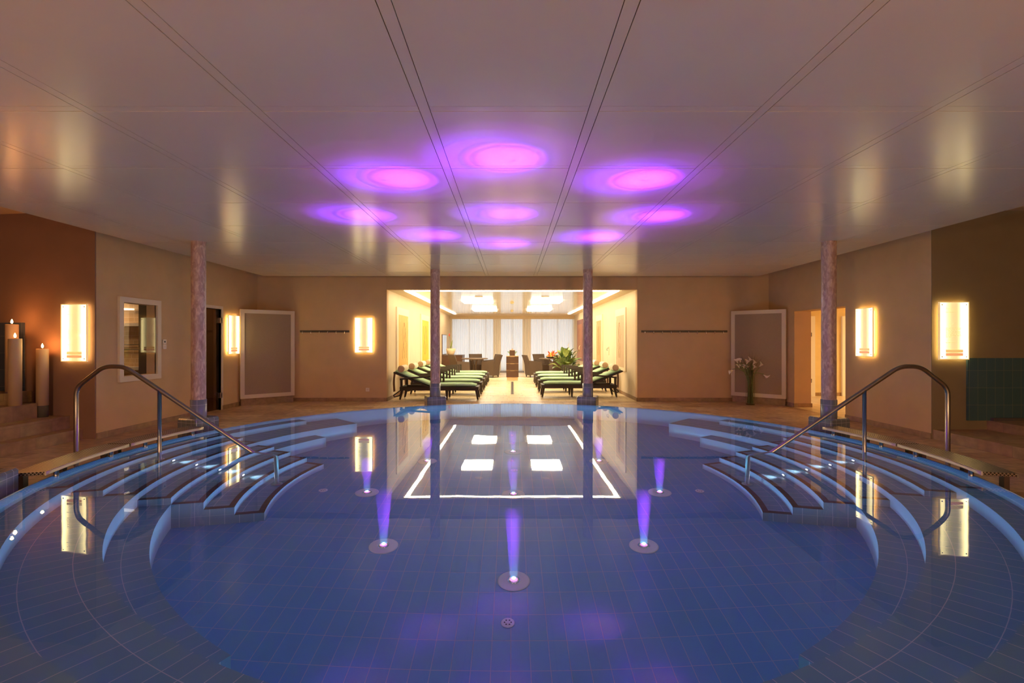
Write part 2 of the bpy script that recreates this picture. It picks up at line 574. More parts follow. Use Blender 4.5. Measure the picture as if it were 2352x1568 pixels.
    def build(s, name, mat, parent=None, merge=1e-5, kind=None):
        me = bpy.data.meshes.new(name)
        me.from_pydata([tuple(v) for v in s.v], [], s.f)
        ul = me.uv_layers.new(name='UVMap')
        k = 0
        for u in s.uv:
            for c in u:
                ul.data[k].uv = c
                k += 1
        for p, mi, sm in zip(me.polygons, s.mi, s.sm):
            p.material_index = mi
            p.use_smooth = sm
        for m in (mat if isinstance(mat, (list, tuple)) else [mat]):
            me.materials.append(m)
        if merge:
            bm = bmesh.new()
            bm.from_mesh(me)
            bmesh.ops.remove_doubles(bm, verts=bm.verts, dist=merge)
            bm.to_mesh(me)
            bm.free()
        o = bpy.data.objects.new(name, me)
        COL.objects.link(o)
        if parent:
            o.parent = parent
        if kind:
            o['kind'] = kind
        return o

def tag(o, label, cat, group=None):
    o['label'] = label
    o['category'] = cat
    if group:
        o['group'] = group
    return o

def thing(name, label, cat, loc=(0, 0, 0), rz=0., group=None):
    o = bpy.data.objects.new(name, None)
    o.empty_display_size = .1
    COL.objects.link(o)
    o.location = loc
    o.rotation_euler = (0, 0, rz)
    return tag(o, label, cat, group)

def dup(root, loc, rz=None, label=None, group=None):
    r = root.copy()
    COL.objects.link(r)
    r.location = loc
    if rz is not None:
        r.rotation_euler = (0, 0, rz)
    if label:
        r['label'] = label
    if group:
        r['group'] = group
    for ch in list(root.children):
        c = ch.copy()
        COL.objects.link(c)
        c.parent = r
        for g in list(ch.children):
            d = g.copy()
            COL.objects.link(d)
            d.parent = c
    return r

def struct(o):
    o['kind'] = 'structure'
    return o

def bezier(pts, n=8):
    """smooth polyline through points (Catmull-Rom)"""
    pts = [Vector(p) for p in pts]
    P = [pts[0] * 2 - pts[1]] + pts + [pts[-1] * 2 - pts[-2]]
    out = []
    for i in range(1, len(P) - 2):
        a, b, c, d = P[i - 1], P[i], P[i + 1], P[i + 2]
        for k in range(n):
            t = k / n
            out.append(.5 * ((2 * b) + (c - a) * t + (2 * a - 5 * b + 4 * c - d) * t * t + (3 * b - a - 3 * c + d) * t ** 3))
    out.append(pts[-1])
    return out

def fillet(pts, rad, n=6):
    """polyline with rounded corners"""
    pts = [Vector(p) for p in pts]
    out = [pts[0]]
    for i in range(1, len(pts) - 1):
        p, a, b = pts[i], pts[i - 1], pts[i + 1]
        r = min(rad, (a - p).length * .45, (b - p).length * .45)
        s, e = p + (a - p).normalized() * r, p + (b - p).normalized() * r
        for k in range(n + 1):
            t = k / n
            out.append(s * (1 - t) ** 2 + p * 2 * t * (1 - t) + e * t * t)
    out.append(pts[-1])
    return out

def light(kind, name, loc, energy, col, size=.1, rot=None, spot=None, blend=1., parent=None, size_y=None, caustic=False):
    l = bpy.data.lights.new(name, kind)
    l.energy = energy
    l.color = col
    if kind == 'AREA':
        l.size = size
        if size_y:
            l.shape = 'RECTANGLE'
            l.size_y = size_y
    else:
        l.shadow_soft_size = size
    if kind == 'SPOT':
        l.spot_size = spot
        l.spot_blend = blend
    if caustic:
        l.cycles.is_caustics_light = True
    o = bpy.data.objects.new(name, l)
    o.location = loc
    if rot:
        o.rotation_euler = rot
    COL.objects.link(o)
    if parent:
        o.parent = parent
    return o

# ------------------------------------------------------------------ main measures (metres; deck level is z = 0)
PC = (0.015, 5.8)          # pool centre
ZW = .16                   # water level, the raised rim stands above the deck
DEPTH = 1.58
STEP = DEPTH / 8
def lev(k):
    return ZW - STEP * k
ZC = 2.892                 # metal ceiling
ZU = 3.32                  # upper slab
XL, XR, YB = -6.05, 6.10, 12.0

# ------------------------------------------------------------------ camera
cam = bpy.data.cameras.new('camera')
cam.sensor_width = 36.
cam.lens = 36. * 1160 / 2352
cam.clip_start = .05
co = bpy.data.objects.new('camera', cam)
co.location = (0, 0, 1.42)
co.rotation_euler = (PI / 2, 0, 0)
COL.objects.link(co)
S.camera = co

# ------------------------------------------------------------------ world: bright overcast daylight, seen only through the lounge windows
W = bpy.data.worlds.new('daylight')
S.world = W
W.use_nodes = True
bg = W.node_tree.nodes['Background']
bg.inputs[0].default_value = (.86, .93, 1., 1)
bg.inputs[1].default_value = 2.1

# ================================================================== SETTING
# floor with the round opening of the pool
fb = MB()
hole = 4.46
xs0, xs1, ys0, ys1 = -9.2, 9.3, -2.2, YB
angs = [2 * PI * i / 120 for i in range(120)] + [math.atan2(y - PC[1], x - PC[0]) % (2 * PI) for x in (xs0, xs1) for y in (ys0, ys1)]
angs.sort()
def outer_pt(a):
    c, s_ = math.cos(a), math.sin(a)
    t = min([((xs1 if c > 0 else xs0) - PC[0]) / c if abs(c) > 1e-9 else 1e9, ((ys1 if s_ > 0 else ys0) - PC[1]) / s_ if abs(s_) > 1e-9 else 1e9])
    return Vector((PC[0] + c * t, PC[1] + s_ * t, 0))
for i, a in enumerate(angs):
    b = angs[(i + 1) % len(angs)]
    fb.face([(PC[0] + hole * math.cos(a), PC[1] + hole * math.sin(a), 0), outer_pt(a), outer_pt(b), (PC[0] + hole * math.cos(b), PC[1] + hole * math.sin(b), 0)])
for (x0, x1, y0, y1) in ((6.1, 11., 9.24, 10.91), (6.46, 11., 10.91, 13.), (6.46, 11., 8.0, 9.24)):
    pass
struct(fb.build('floor', M['stone']))
struct(MB().box(-2.975, 2.975, YB, 24.6, -.05, 0).build('floor_lounge', M['stone_lounge']))
struct(MB().box(XR, 12.5, 8.6, 14.5, -.05, .0015).build('floor_hallway', M['stone_lounge']))

def wall_x(name, x0, x1, ya, yb, za, zb, holes, mat):
    """wall slab across x with rectangular openings given as (y0, y1, z0, z1)"""
    ys = sorted({ya, yb, *[h[0] for h in holes], *[h[1] for h in holes]})
    zs = sorted({za, zb, *[h[2] for h in holes], *[h[3] for h in holes]})
    m = MB()
    for i in range(len(ys) - 1):
        for j in range(len(zs) - 1):
            cyy, cz = (ys[i] + ys[i + 1]) / 2, (zs[j] + zs[j + 1]) / 2
            if any(h[0] < cyy < h[1] and h[2] < cz < h[3] for h in holes):
                continue
            m.box(x0, x1, ys[i], ys[i + 1], zs[j], zs[j + 1])
    return struct(m.build(name, mat))

WIN = (7.83, 8.58, .875, 2.03)
DOOR = (9.62, 10.50, 0, 2.09)
wall_x('wall_left', XL - .16, XL, 7.35, YB + .16, 0, ZU, [WIN, DOOR], M['plaster'])
wall_x('wall_right', XR, XR + .36, 7.35, YB + .16, 0, ZU, [(9.24, 10.91, 0, 2.07)], M['plaster'])
struct(MB().box(XL - .16, -2.975, YB, YB + .16, 0, ZU).build('wall_back_left', M['plaster']))
struct(MB().box(2.975, XR + .36, YB, YB + .16, 0, ZU).build('wall_back_right', M['plaster']))
struct(MB().box(-2.975, 2.975, YB + .02, YB + .16, 2.652, ZU).build('wall_back_lintel', M['plaster']))
# alcoves either side, in front of the long walls
AL = (XL, 7.325)
AE = (-9.2, 7.325 + .14 * 3.15)
al = MB()
al.hexa([(AE[0], AE[1], 0), (AL[0], AL[1], 0), (AL[0], AL[1] + .02, 0), (AE[0], AE[1] + .1, 0)], [(AE[0], AE[1], ZU), (AL[0], AL[1], ZU), (AL[0], AL[1] + .02, ZU), (AE[0], AE[1] + .1, ZU)])
struct(al.build('wall_left_alcove', M['plaster_red']))
struct(MB().box(XR + .001, 9.3, 7.34, 7.349, 0, ZU).build('wall_right_alcove', M['plaster_olive']))
struct(MB().box(-9.3, -9.2, -2.3, 7.9, 0, ZU).build('wall_left_outer', M['plaster_red']))
struct(MB().box(9.3, 9.4, -2.3, 7.5, 0, ZU).build('wall_right_outer', M['plaster_olive']))
struct(MB().box(-9.3, 9.4, -2.3, -2.2, 0, ZU).build('wall_front', M['plaster']))
struct(MB().box(-9.3, 9.4, -2.3, YB + .16, ZU, ZU + .1).build('ceiling_upper', M['plaster']))
# lounge shell
struct(MB().box(-3.1, -2.975, YB + .16, 24.6, 0, 2.9).build('wall_lounge_left', M['lounge']))
struct(MB().box(2.975, 3.1, YB + .16, 24.6, 0, 2.9).build('wall_lounge_right', M['lounge']))
struct(MB().box(-3.1, 3.1, 24.1, 24.3, 2.49, 2.9).build('wall_lounge_valance', M['lounge']))
struct(MB().box(-3.1, 3.1, YB + .16, 24.6, 2.86, 2.95).build('ceiling_lounge_slab', M['lounge']))

# baseboards of the same stone
def base_x(name, x0, x1, y0, y1):
    struct(MB().box(x0, x1, y0, y1, 0, .085).build(name, M['stone_step']))
base_x('baseboard_left_near', XL, XL + .012, 7.35, 9.58)
base_x('baseboard_left_far', XL, XL + .012, 10.54, YB)
base_x('baseboard_right_near', XR - .012, XR, 7.35, 9.24)
base_x('baseboard_right_far', XR - .012, XR, 10.91, YB)
base_x('baseboard_jamb', XR - .012, XR + .38, 10.895, 10.91)
base_x('baseboard_back_left', XL, -2.963, YB - .012, YB)
base_x('baseboard_back_right', 2.963, XR, YB - .012, YB)
base_x('baseboard_lounge_left', -2.975, -2.963, YB - .012, 24.3)
base_x('baseboard_lounge_right', 2.963, 2.975, YB - .012, 24.3)

# metal ceiling: square panels between crossing joint strips
def panels(name, xs, ys, z, sw, gap, mat, xlim, ylim, back, thick=.02):
    m = MB()
    h = sw / 2 + gap
    ex = [xlim[0]] + xs + [xlim[1]]
    ey = [ylim[0]] + ys + [ylim[1]]
    for i in range(len(ex) - 1):
        a = ex[i] + (h if i else 0)
        b = ex[i + 1] - (h if i < len(ex) - 2 else 0)
        for j in range(len(ey) - 1):
            c = ey[j] + (h if j else 0)
            d = ey[j + 1] - (h if j < len(ey) - 2 else 0)
            if b - a > .02 and d - c > .02:
                m.box(a, b, c, d, z, z + thick)
                if j < len(ey) - 2:
                    m.box(a, b, ey[j + 1] - sw / 2, ey[j + 1] + sw / 2, z + .001, z + thick)
    for x in xs:
        m.box(x - sw / 2, x + sw / 2, ylim[0], ylim[1], z + .0005, z + thick)
    o = m.build(name, mat, merge=None)
    return o
cx_ = [-.556 + 1.0765 * k for k in range(-4, 6)]
cy_ = [2.13 + 1.068 * k for k in range(-3, 9)]
ceil = struct(panels('ceiling', [x for x in cx_ if abs(x) < 5.4], [y for y in cy_ if y < 11.3], ZC, .064, .0048, M['metal_ceiling'], (-5.55, 5.52), (-2.2, 11.35), None))
struct(MB().box(-5.54, 5.51, -2.2, 11.34, ZC + .021, ZC + .05).build('ceiling_panel_backing', M['ceiling_back']))
ct = MB()
ct.box(-5.59, -5.552, -2.2, 11.39, ZC + .002, ZC + .06)
ct.box(5.522, 5.56, -2.2, 11.39, ZC + .002, ZC + .06)
ct.box(-5.552, 5.522, 11.352, 11.39, ZC + .002, ZC + .06)
struct(ct.build('ceiling_edge_trim', M['metal_ceiling']))
# closes the slot between panel edge and slab so the void above stays dark
# lounge ceiling
ZL = 2.655
struct(panels('ceiling_lounge', [-1.62, -.52, .52, 1.62], [12.5 + .52 * k for k in range(0, 20)], ZL, .05, .003, M['lounge_ceiling'], (-2.47, 2.47), (12.30, 22.5), None))
lf = MB()
lf.box(-2.975, -2.60, YB + .16, 24.1, ZL, ZL + .03)
lf.box(2.60, 2.975, YB + .16, 24.1, ZL, ZL + .03)
lf.box(-2.60, 2.60, 22.62, 24.1, ZL - .001, ZL + .03)
struct(lf.build('ceiling_lounge_border', M['lounge']))

# ------------------------------------------------------------------ pool
pb = MB()
N_ = 120
for i in range(N_):
    a, b = 2 * PI * i / N_, 2 * PI * (i + 1) / N_
    P = lambda r, t, z: Vector((PC[0] + r * math.cos(t), PC[1] + r * math.sin(t), z))
    pb.face([P(0, a, lev(8)), P(4.38, a, lev(8)), P(4.38, b, lev(8))], mi=0)
    pb.face([P(4.38, a, lev(8)), P(4.38, a, .085), P(4.38, b, .085), P(4.38, b, lev(8))], [(a * 4.38, lev(8)), (a * 4.38, .085), (b * 4.38, .085), (b * 4.38, lev(8))], mi=1)
struct(pb.build('floor_pool_basin', [M['pool_tile'], M['pool_riser']]))
rb = MB()
prof = [(4.38, .085), (4.405, .115), (4.435, .15), (4.45, .1605), (4.462, .161), (4.468, .150), (4.468, -.02)]
rb.grid(lambda i, j: P(prof[j][0], 2 * PI * i / N_, prof[j][1]), N_, len(prof), closed_u=True, uvs=lambda i, j: (2 * PI * i / N_ * 4.4, j * .02))
struct(rb.build('trim_pool_rim', M['rim']))
gb = MB()
gb.arc(4.47, 4.74, 0, 2 * PI, -.02, .012, n=96, mats=(0, 0, 0), ends=False, outer=True)
struct(gb.build('trim_gutter_grating', M['gutter']))

wm = MB()
wv = [P(4.449, 2 * PI * i / N_, ZW) for i in range(N_)]
for i in range(N_):
    wm.face([P(0, 0, ZW), wv[i], wv[(i + 1) % N_]], smooth=True)
water = wm.build('pool_water', M['water'])
water['kind'] = 'stuff'
tag(water, 'still clear water filling the round blue tiled pool', 'water')
water.cycles.is_caustics_caster = True
for o in (ceil,):
    o.cycles.is_caustics_receiver = True

R_ = {1: 4.17, 2: 3.93, 3: 3.665, 4: 3.395, 5: 3.125, 6: 2.86, 7: 2.595}
SA = R(17.75)
POOLM = [M['pool_tread'], M['pool_riser'], M['pool_side']]
def nosing(name, r0, r1, a0, a1, z, w=.058):
    m = MB()
    m.arc(r0, r0 + w, a0, a1, z - .01, z + .0022, n=40, mats=(0, 0, 0), outer=True)
    da = w / ((r0 + r1) / 2)
    m.arc(r0 + w, r1 - .004, a0, a0 + da, z - .01, z + .0022, n=1, mats=(0, 0, 0), outer=True)
    m.arc(r0 + w, r1 - .004, a1 - da, a1, z - .01, z + .0022, n=1, mats=(0, 0, 0), outer=True)
    return m.build(name, M['nosing'], merge=1e-4)
for side, base, sg in (('left', PI, -1), ('right', 0., 1)):
    def ang(d):      # angle above the sideways axis, away from the camera positive
        return base + sg * R(d)
    def rng(d0, d1):
        a, b = ang(d0), ang(d1)
        return (min(a, b), max(a, b))
    a0, a1 = rng(-84, 36)
    struct(MB().arc(R_[1], 4.381, a0, a1, lev(3), lev(1), n=70).build('floor_pool_shelf_upper_' + side, POOLM))
    a0, a1 = rng(-80, 45)
    struct(MB().arc(R_[3], 4.381, a0, a1, lev(8), lev(3), n=70).build('floor_pool_shelf_middle_' + side, POOLM))
    a0, a1 = rng(-62.5, 33.3)
    struct(MB().arc(R_[4], R_[3] + .001, a0, a1, lev(8), lev(5), n=60).build('floor_pool_shelf_lower_' + side, POOLM))
    a0, a1 = rng(-17.75, 17.75)
    st = bpy.data.objects.new('pool_stair', None)
    COL.objects.link(st)
    st.location = (0, 0, 0)
    st['kind'] = 'structure'
    for k, (r0, r1, z0) in {1: (R_[1], 4.38, None), 2: (R_[2], R_[1], lev(3)), 3: (R_[3], R_[2], None), 4: (R_[4], R_[3], lev(5)), 5: (R_[5], R_[4], lev(8)), 6: (R_[6], R_[5], lev(8)), 7: (R_[7], R_[6], lev(8))}.items():
        if z0 is not None:
            stp = MB().arc(r0, r1 + .001, a0, a1, z0, lev(k), n=30).build('step', POOLM, st)
            nosing('nosing', r0, r1, a0, a1, lev(k)).parent = stp
        else:
            nosing('nosing', r0, r1, a0, a1, lev(k)).parent = st

# stone stairs in the alcoves
def slab(name, boxes):
    m = MB()
    for b in boxes:
        m.box(*b)
    struct(m.build(name, M['stone_step']))
ya = lambda x: 7.325 + .14 * (XL - x)
ls = MB()
for (x1, z0, z1, ye) in ((-6.25, 0, .155, None), (-6.46, .155, .335, None), (-6.75, .335, .545, 7.18), (-7.0, .545, .70, 7.36)):
    y1 = ye if ye else ya(x1)
    y2 = ye if ye else ya(-9.2)
    ls.hexa([(-9.2, -2.2, z0), (x1, -2.2, z0), (x1, y1, z0), (-9.2, y2, z0)], [(-9.2, -2.2, z1), (x1, -2.2, z1), (x1, y1, z1), (-9.2, y2, z1)])
struct(ls.build('floor_stair_left_alcove', M['stone_step']))
struct(MB().box(6.115, 9.3, -2.2, 7.34, 0, .142).box(6.90, 9.3, -2.2, 7.34, .142, .275).build('floor_stair_right_alcove', M['stone_step']))
# tiled dado of each alcove
struct(MB().hexa([(-9.2, ya(-9.2) - .025, .6), (-7.22, ya(-7.22) - .025, .6), (-7.22, ya(-7.22), .6), (-9.2, ya(-9.2), .6)], [(-9.2, ya(-9.2) - .025, 1.70), (-7.22, ya(-7.22) - .025, 1.70), (-7.22, ya(-7.22), 1.70), (-9.2, ya(-9.2), 1.70)]).build('wall_left_alcove_tiles', M['navy_wall_tile']))
struct(MB().box(6.60, 9.3, 7.315, 7.34, .275, 1.18).build('wall_right_alcove_tiles', M['teal_wall_tile']))
struct(MB().box(6.93, 9.3, 7.27, 7.315, .275, .315).build('trim_alcove_ledge', M['ceiling_back']))

# ------------------------------------------------------------------ window_1 with the lit bar room behind it
wn = bpy.data.objects.new('window_1', None)
COL.objects.link(wn)
wn['kind'] = 'structure'
wn.location = (XL, 8.205, 1.45)
y0, y1, z0, z1 = WIN[0] - 8.205, WIN[1] - 8.205, WIN[2] - 1.45, WIN[3] - 1.45
f_ = MB()
fw = .085
f_.box(-.02, .035, y0 - fw, y1 + fw, z1, z1 + fw)
f_.box(-.02, .035, y0 - fw, y1 + fw, z0 - fw, z0)
f_.box(-.02, .035, y0 - fw, y0, z0, z1)
f_.box(-.02, .035, y1, y1 + fw, z0, z1)
f_.build('frame', M['white_paint'], wn)
MB().box(.010, .016, y0, y1, z0, z1).build('pane', M['pane'], wn)
# bar room
struct(MB().box(-9.6, XL - .161, 7.70, 7.75, 0, 2.7).build('wall_bar_room_near', M['dark']))
struct(MB().box(-9.6, -6.53, 9.40, 9.45, 0, 2.7).build('wall_bar_room_far', M['brick_tile']))
struct(MB().box(-6.53, XL - .161, 8.9, 8.95, 0, 2.7).box(-6.58, -6.53, 8.9, 9.4, 0, 2.7).build('wall_bar_room_partition', M['dark']))
struct(MB().box(-9.7, -9.6, 7.75, 9.45, 0, 2.7).build('wall_bar_room_side', M['brick_tile']))
struct(MB().box(-9.6, XL - .161, 7.75, 9.45, 2.5, 2.7).build('ceiling_bar_room', M['dark']))
struct(MB().box(-9.6, XL - .161, 7.75, 9.45, -.06, -.005).build('floor_bar_room', M['dark']))
for i, (z, lab) in enumerate(((.90, 'white counter ledge low on the tiled bar wall behind the window'), (1.70, 'white shelf high on the tiled bar wall behind the window'))):
    sh = MB().box(-9.55, -6.60, 9.18, 9.4, z, z + .055).build('wall_shelf', M['plastic'])
    tag(sh, lab, 'shelf')
for z, lab in ((1.27, 'lower thin dark rail on the tan tiles behind the interior window'), (1.36, 'upper thin dark rail on the tan tiles behind the interior window')):
    tag(MB().tube([(-9.5, 9.36, z), (-6.62, 9.36, z)], .009, 8).build('wall_rail', M['steel_dark']), lab, 'rail')
tl = MB().box(-8.6, -7.0, 9.30, 9.36, 2.0, 2.03).build('wall_lamp', M['lamp_soft'])
tag(tl, 'slim white tube lamp up in the bar room behind the window', 'lamp')
light('AREA', 'bar_room_fill', (-7.6, 8.7, 2.4), 14, (1., .66, .34), .6)  # unseen area light added to brighten the bar room

# ------------------------------------------------------------------ door_1: smoked glass door in the left wall
d1 = bpy.data.objects.new('door_1', None)
COL.objects.link(d1)
d1['kind'] = 'structure'
d1.location = (XL, 10.06, 0)
m = MB()
m.box(-.10, .012, -.50, -.44, 0, 2.15)
m.box(-.10, .012, .44, .50, 0, 2.15)
m.box(-.10, .012, -.44, .44, 2.09, 2.15)
m.build('frame', M['white_paint'], d1)
MB().box(-.035, -.025, -.435, .43, .015, 2.085).build('pane', M['door_glass'], d1)
for z in (.25, 1.80):
    MB().box(-.05, .012, .385, .47, z, z + .11).build('hinge', M['steel'], d1)
MB().tube(fillet([(-.025, -.38, .95), (.03, -.38, .95), (.03, -.38, 1.25), (-.025, -.38, 1.25)], .02), .011, 8).build('handle', M['steel'], d1)
struct(MB().box(-7.9, XL - .161, 10.55, 10.6, 0, 2.5).box(-7.9, XL - .161, 9.5, 9.55, 0, 2.5).box(-7.95, -7.9, 9.5, 10.6, 0, 2.5).box(-7.9, XL - .161, 9.5, 10.6, 2.45, 2.5).build('wall_cabin', pbr('cabin_wood', (.30, .17, .09), .6)))
cb = MB()
for z in (.45, .95, 1.45):
    cb.box(-7.88, -7.4, 9.56, 10.54, z, z + .05)
struct(cb.build('trim_cabin_benches', M['wood']))
light('AREA', 'cabin_fill', (-7.0, 10.05, 2.4), 9., (1., .6, .3), .4)  # unseen area light added to brighten the room behind the door

# ------------------------------------------------------------------ hallway behind the opening in the right wall
struct(MB().box(XR + .36, 12.5, 13.2, 13.3, 0, 2.6).build('wall_hallway_far', M['hall']))
struct(MB().box(12.4, 12.5, 8.6, 13.2, 0, 2.6).build('wall_hallway_side', M['hall']))
struct(MB().box(XR + .36, 12.5, 8.6, 8.7, 0, 2.6).build('wall_hallway_near', M['hall']))
struct(MB().box(XR + .36, 12.5, 8.6, 13.3, 2.45, 2.6).build('ceiling_hallway', M['hall']))
base_x('baseboard_hallway', XR + .36, 12.4, 13.188, 13.2)
d2 = bpy.data.objects.new('door_2', None)
COL.objects.link(d2)
d2['kind'] = 'structure'
d2.location = (7.36, 13.2, 0)
m = MB()
m.box(.42, .53, -.06, 0, 0, 2.08)
m.box(-.53, -.42, -.06, 0, 0, 2.08)
m.box(-.42, .42, -.06, 0, 1.97, 2.08)
m.build('frame', M['frame_white'], d2)
MB().box(-.415, .415, -.035, -.003, .01, 1.965).build('leaf', M['door_wood'], d2)
for z in (.35, 1.55):
    MB().tube([(.425, -.07, z), (.425, -.07, z + .1)], .012, 8).build('hinge', M['steel_dark'], d2)
d3 = bpy.data.objects.new('door_3', None)
COL.objects.link(d3)
d3['kind'] = 'structure'
d3.location = (9.15, 13.2, 0)
m = MB()
m.box(.42, .53, -.06, 0, 0, 2.08)
m.box(-.55, -.40, -.06, 0, 0, 2.08)
m.box(-.42, .42, -.06, 0, 1.97, 2.08)
m.build('frame', M['frame_white'], d3)
MB().box(-.415, .415, -.02, -.003, .01, 1.965).build('leaf', M['white_paint'], d3)
MB().box(-.40, .40, -.022, -.0201, .72, 1.12).build('mosaic_band', M['mosaic'], d3)
light('AREA', 'hallway_lamp', (10.4, 11.4, 2.40), 120, (1., .74, .36), 1.2)

# ------------------------------------------------------------------ lounge window wall, curtains and daylight outside
w2 = bpy.data.objects.new('window_2', None)
COL.objects.link(w2)
w2['kind'] = 'structure'
w2.location = (0, 24.55, 0)
m = MB()
for x in (-2.975, -2.12, -1.32, -.74, -.02, .62, 1.42, 2.18, 2.92):
    m.box(x, x + .085, -.03, .04, 0, 2.6)
m.box(-2.975, 2.975, -.03, .04, 2.5, 2.6)
m.box(-2.975, 2.975, -.03, .04, 0, .09)
m.build('frame', M['frame_white'], w2)
MB().box(-2.97, 2.97, .0, .008, .09, 2.5).build('pane', M['pane'], w2)
struct(MB().box(-9, 9, 24.62, 34, -.12, -.04).build('terrace', M['terrace']))  # pale plane added outside for the bright lower window band
struct(MB().box(-6, 6, 24.62, 27.2, 2.62, 2.8).build('outside_slab', pbr('outside_slab_soffit', (.55, .5, .45), .8)))  # slab added outside to darken the upper window band

def curtain(name, x0, x1, amp, wl, mat, label, y=24.18, z0=.02, z1=2.50):
    n = max(20, int((x1 - x0) / .012))
    def fn(i, j):
        x = x0 + (x1 - x0) * i / (n - 1)
        p = 2 * PI * x / wl
        return (x, y + amp * math.sin(p + .6 * math.sin(x * 5)) * (1 + .15 * j / 3) + .3 * amp * math.sin(2.3 * p), z0 + (z1 - z0) * j / 3)
    m = MB()
    m.grid(fn, n, 4)
    tag(m.build(name, mat), label, 'curtain')
curtain('sheer_curtain', -2.90, -.90, .022, .11, M['sheer'], 'wide white sheer curtain behind the table with the sideboard')
curtain('sheer_curtain', -.53, .50, .022, .11, M['sheer'], 'narrow white sheer curtain across the middle behind the drawer cabinet')
curtain('sheer_curtain', .90, 2.95, .022, .12, M['sheer'], 'wide white sheer curtain behind the large leafy plant')
curtain('drape', -.90, -.53, .03, .09, M['drape'], 'beige drape between the sideboard side sheer and the middle sheer', y=24.14)
curtain('drape', .50, .90, .03, .09, M['drape'], 'beige drape between the middle sheer and the plant side sheer', y=24.14)
curtain('drape', -2.965, -2.88, .02, .05, M['drape'], 'thin gathered beige drape against the wall beside the sideboard', y=24.14)

# ------------------------------------------------------------------ lounge lamps
for sx, side in ((-1, 'sideboard'), (1, 'plant')):
    for (ya_, yb_, w) in ((14.75, 16.0, 'near the opening'), (18.7, 20.05, 'deep in the lounge')):
        t = thing('ceiling_lamp', f'square glowing ceiling lamp {w} on the {side} side', 'lamp', (sx * 1.04, (ya_ + yb_) / 2, ZL), group='square lamps in the lounge ceiling')
        hx, hy = .45, (yb_ - ya_) / 2 - .12
        m = MB()
        m.box(-hx, hx, -hy, hy, -.045, -.015)
        m.build('diffuser', M['lamp_white'], t)
        m = MB()
        m.box(-hx + .02, hx - .02, -hy + .02, hy - .02, -.015, 0)
        m.build('mount', M['white_paint'], t)
def cove(label, b):
    tag(MB().box(*b).build('cove_light_strip', M['cove']), label, 'lamp')
cove('long glowing cove strip in the lounge ceiling above the first yellow paintings', (-2.585, -2.50, 12.20, 22.55, ZL - .022, ZL + .02))
cove('long glowing cove strip in the lounge ceiling above the pale sketch paintings', (2.50, 2.585, 12.20, 22.55, ZL - .022, ZL + .02))
cove('glowing cove strip running across just behind the lounge opening', (-2.585, 2.585, 12.165, 12.24, ZL - .022, ZL + .02))
for i, (x, y) in enumerate(((-.915, 13.9), (.915, 13.9))):
    t = tag(MB().lathe([(0, -.012), (.10, -.012), (.115, -.003), (.115, 0)], 20, caps=False).build('ceiling_speaker', M['acrylic']), ['round flat ceiling speaker before the lamps on the sideboard side', 'round flat ceiling speaker before the lamps on the plant side'][i], 'speaker')
    t.location = (x, y, ZL)
for i, y in enumerate((15.9, 20.2)):
    t = tag(MB().lathe([(0, -.05), (.04, -.05), (.055, -.03), (.05, -.012), (.07, -.01), (.07, 0)], 18, caps=False).build('smoke_detector', M['acrylic']), ['small round smoke detector between the first pair of lounge lamps', 'small round smoke detector between the second pair of lounge lamps'][i], 'detector')
    t.location = (0, y, ZL)

# ================================================================== THINGS
# ---- columns
def column(x, y, label):
    d = math.atan2(PC[1] - y, PC[0] - x)
    t = thing('column', label, 'column', (x, y, 0), d, 'marble columns around the pool')
    h = .195
    r = .035
    pts = []
    for (sx, sy, a0) in ((1, 1, 0), (-1, 1, 90), (-1, -1, 180), (1, -1, 270)):
        for k in range(5):
            a = R(a0 + 22.5 * k)
            pts.append((sx * (h - r) + r * math.cos(a), sy * (h - r) + r * math.sin(a)))
    m = MB()
    n = len(pts)
    top, z0 = .305, -.2
    for k in range(n):
        a, b = pts[k], pts[(k + 1) % n]
        L = .05
        m.face([(a[0], a[1], z0), (b[0], b[1], z0), (b[0], b[1], top - .02), (a[0], a[1], top - .02)], smooth=False)
        f = .93
        m.face([(a[0], a[1], top - .02), (b[0], b[1], top - .02), (b[0] * f, b[1] * f, top), (a[0] * f, a[1] * f, top)])
    m.face([(p[0] * .93, p[1] * .93, top) for p in pts])
    m.build('pedestal', M['blue_tile'], t)
    m = MB()
    m.lathe([(.108, .305), (.108, .565), (.100, .566)], 32, caps=False)
    m.build('tiled_base', M['blue_tile'], t)
    m = MB()
    m.lathe([(.0985, .564), (.0985, ZC + .01)], 40, caps=False)
    m.build('shaft', M['marble'], t)
    return t
column(-4.63, 7.46, 'rose marble column beside the window and the glass door')
column(4.68, 7.46, 'rose marble column in front of the lit hallway opening')
column(-1.575, 10.36, 'rose marble column by the loungers under the first yellow painting')
column(1.555, 10.36, 'rose marble column by the loungers under the pale sketch paintings')
column(-4.50, 4.25, 'column on the blue tiled pedestal at the end of the candle side step')

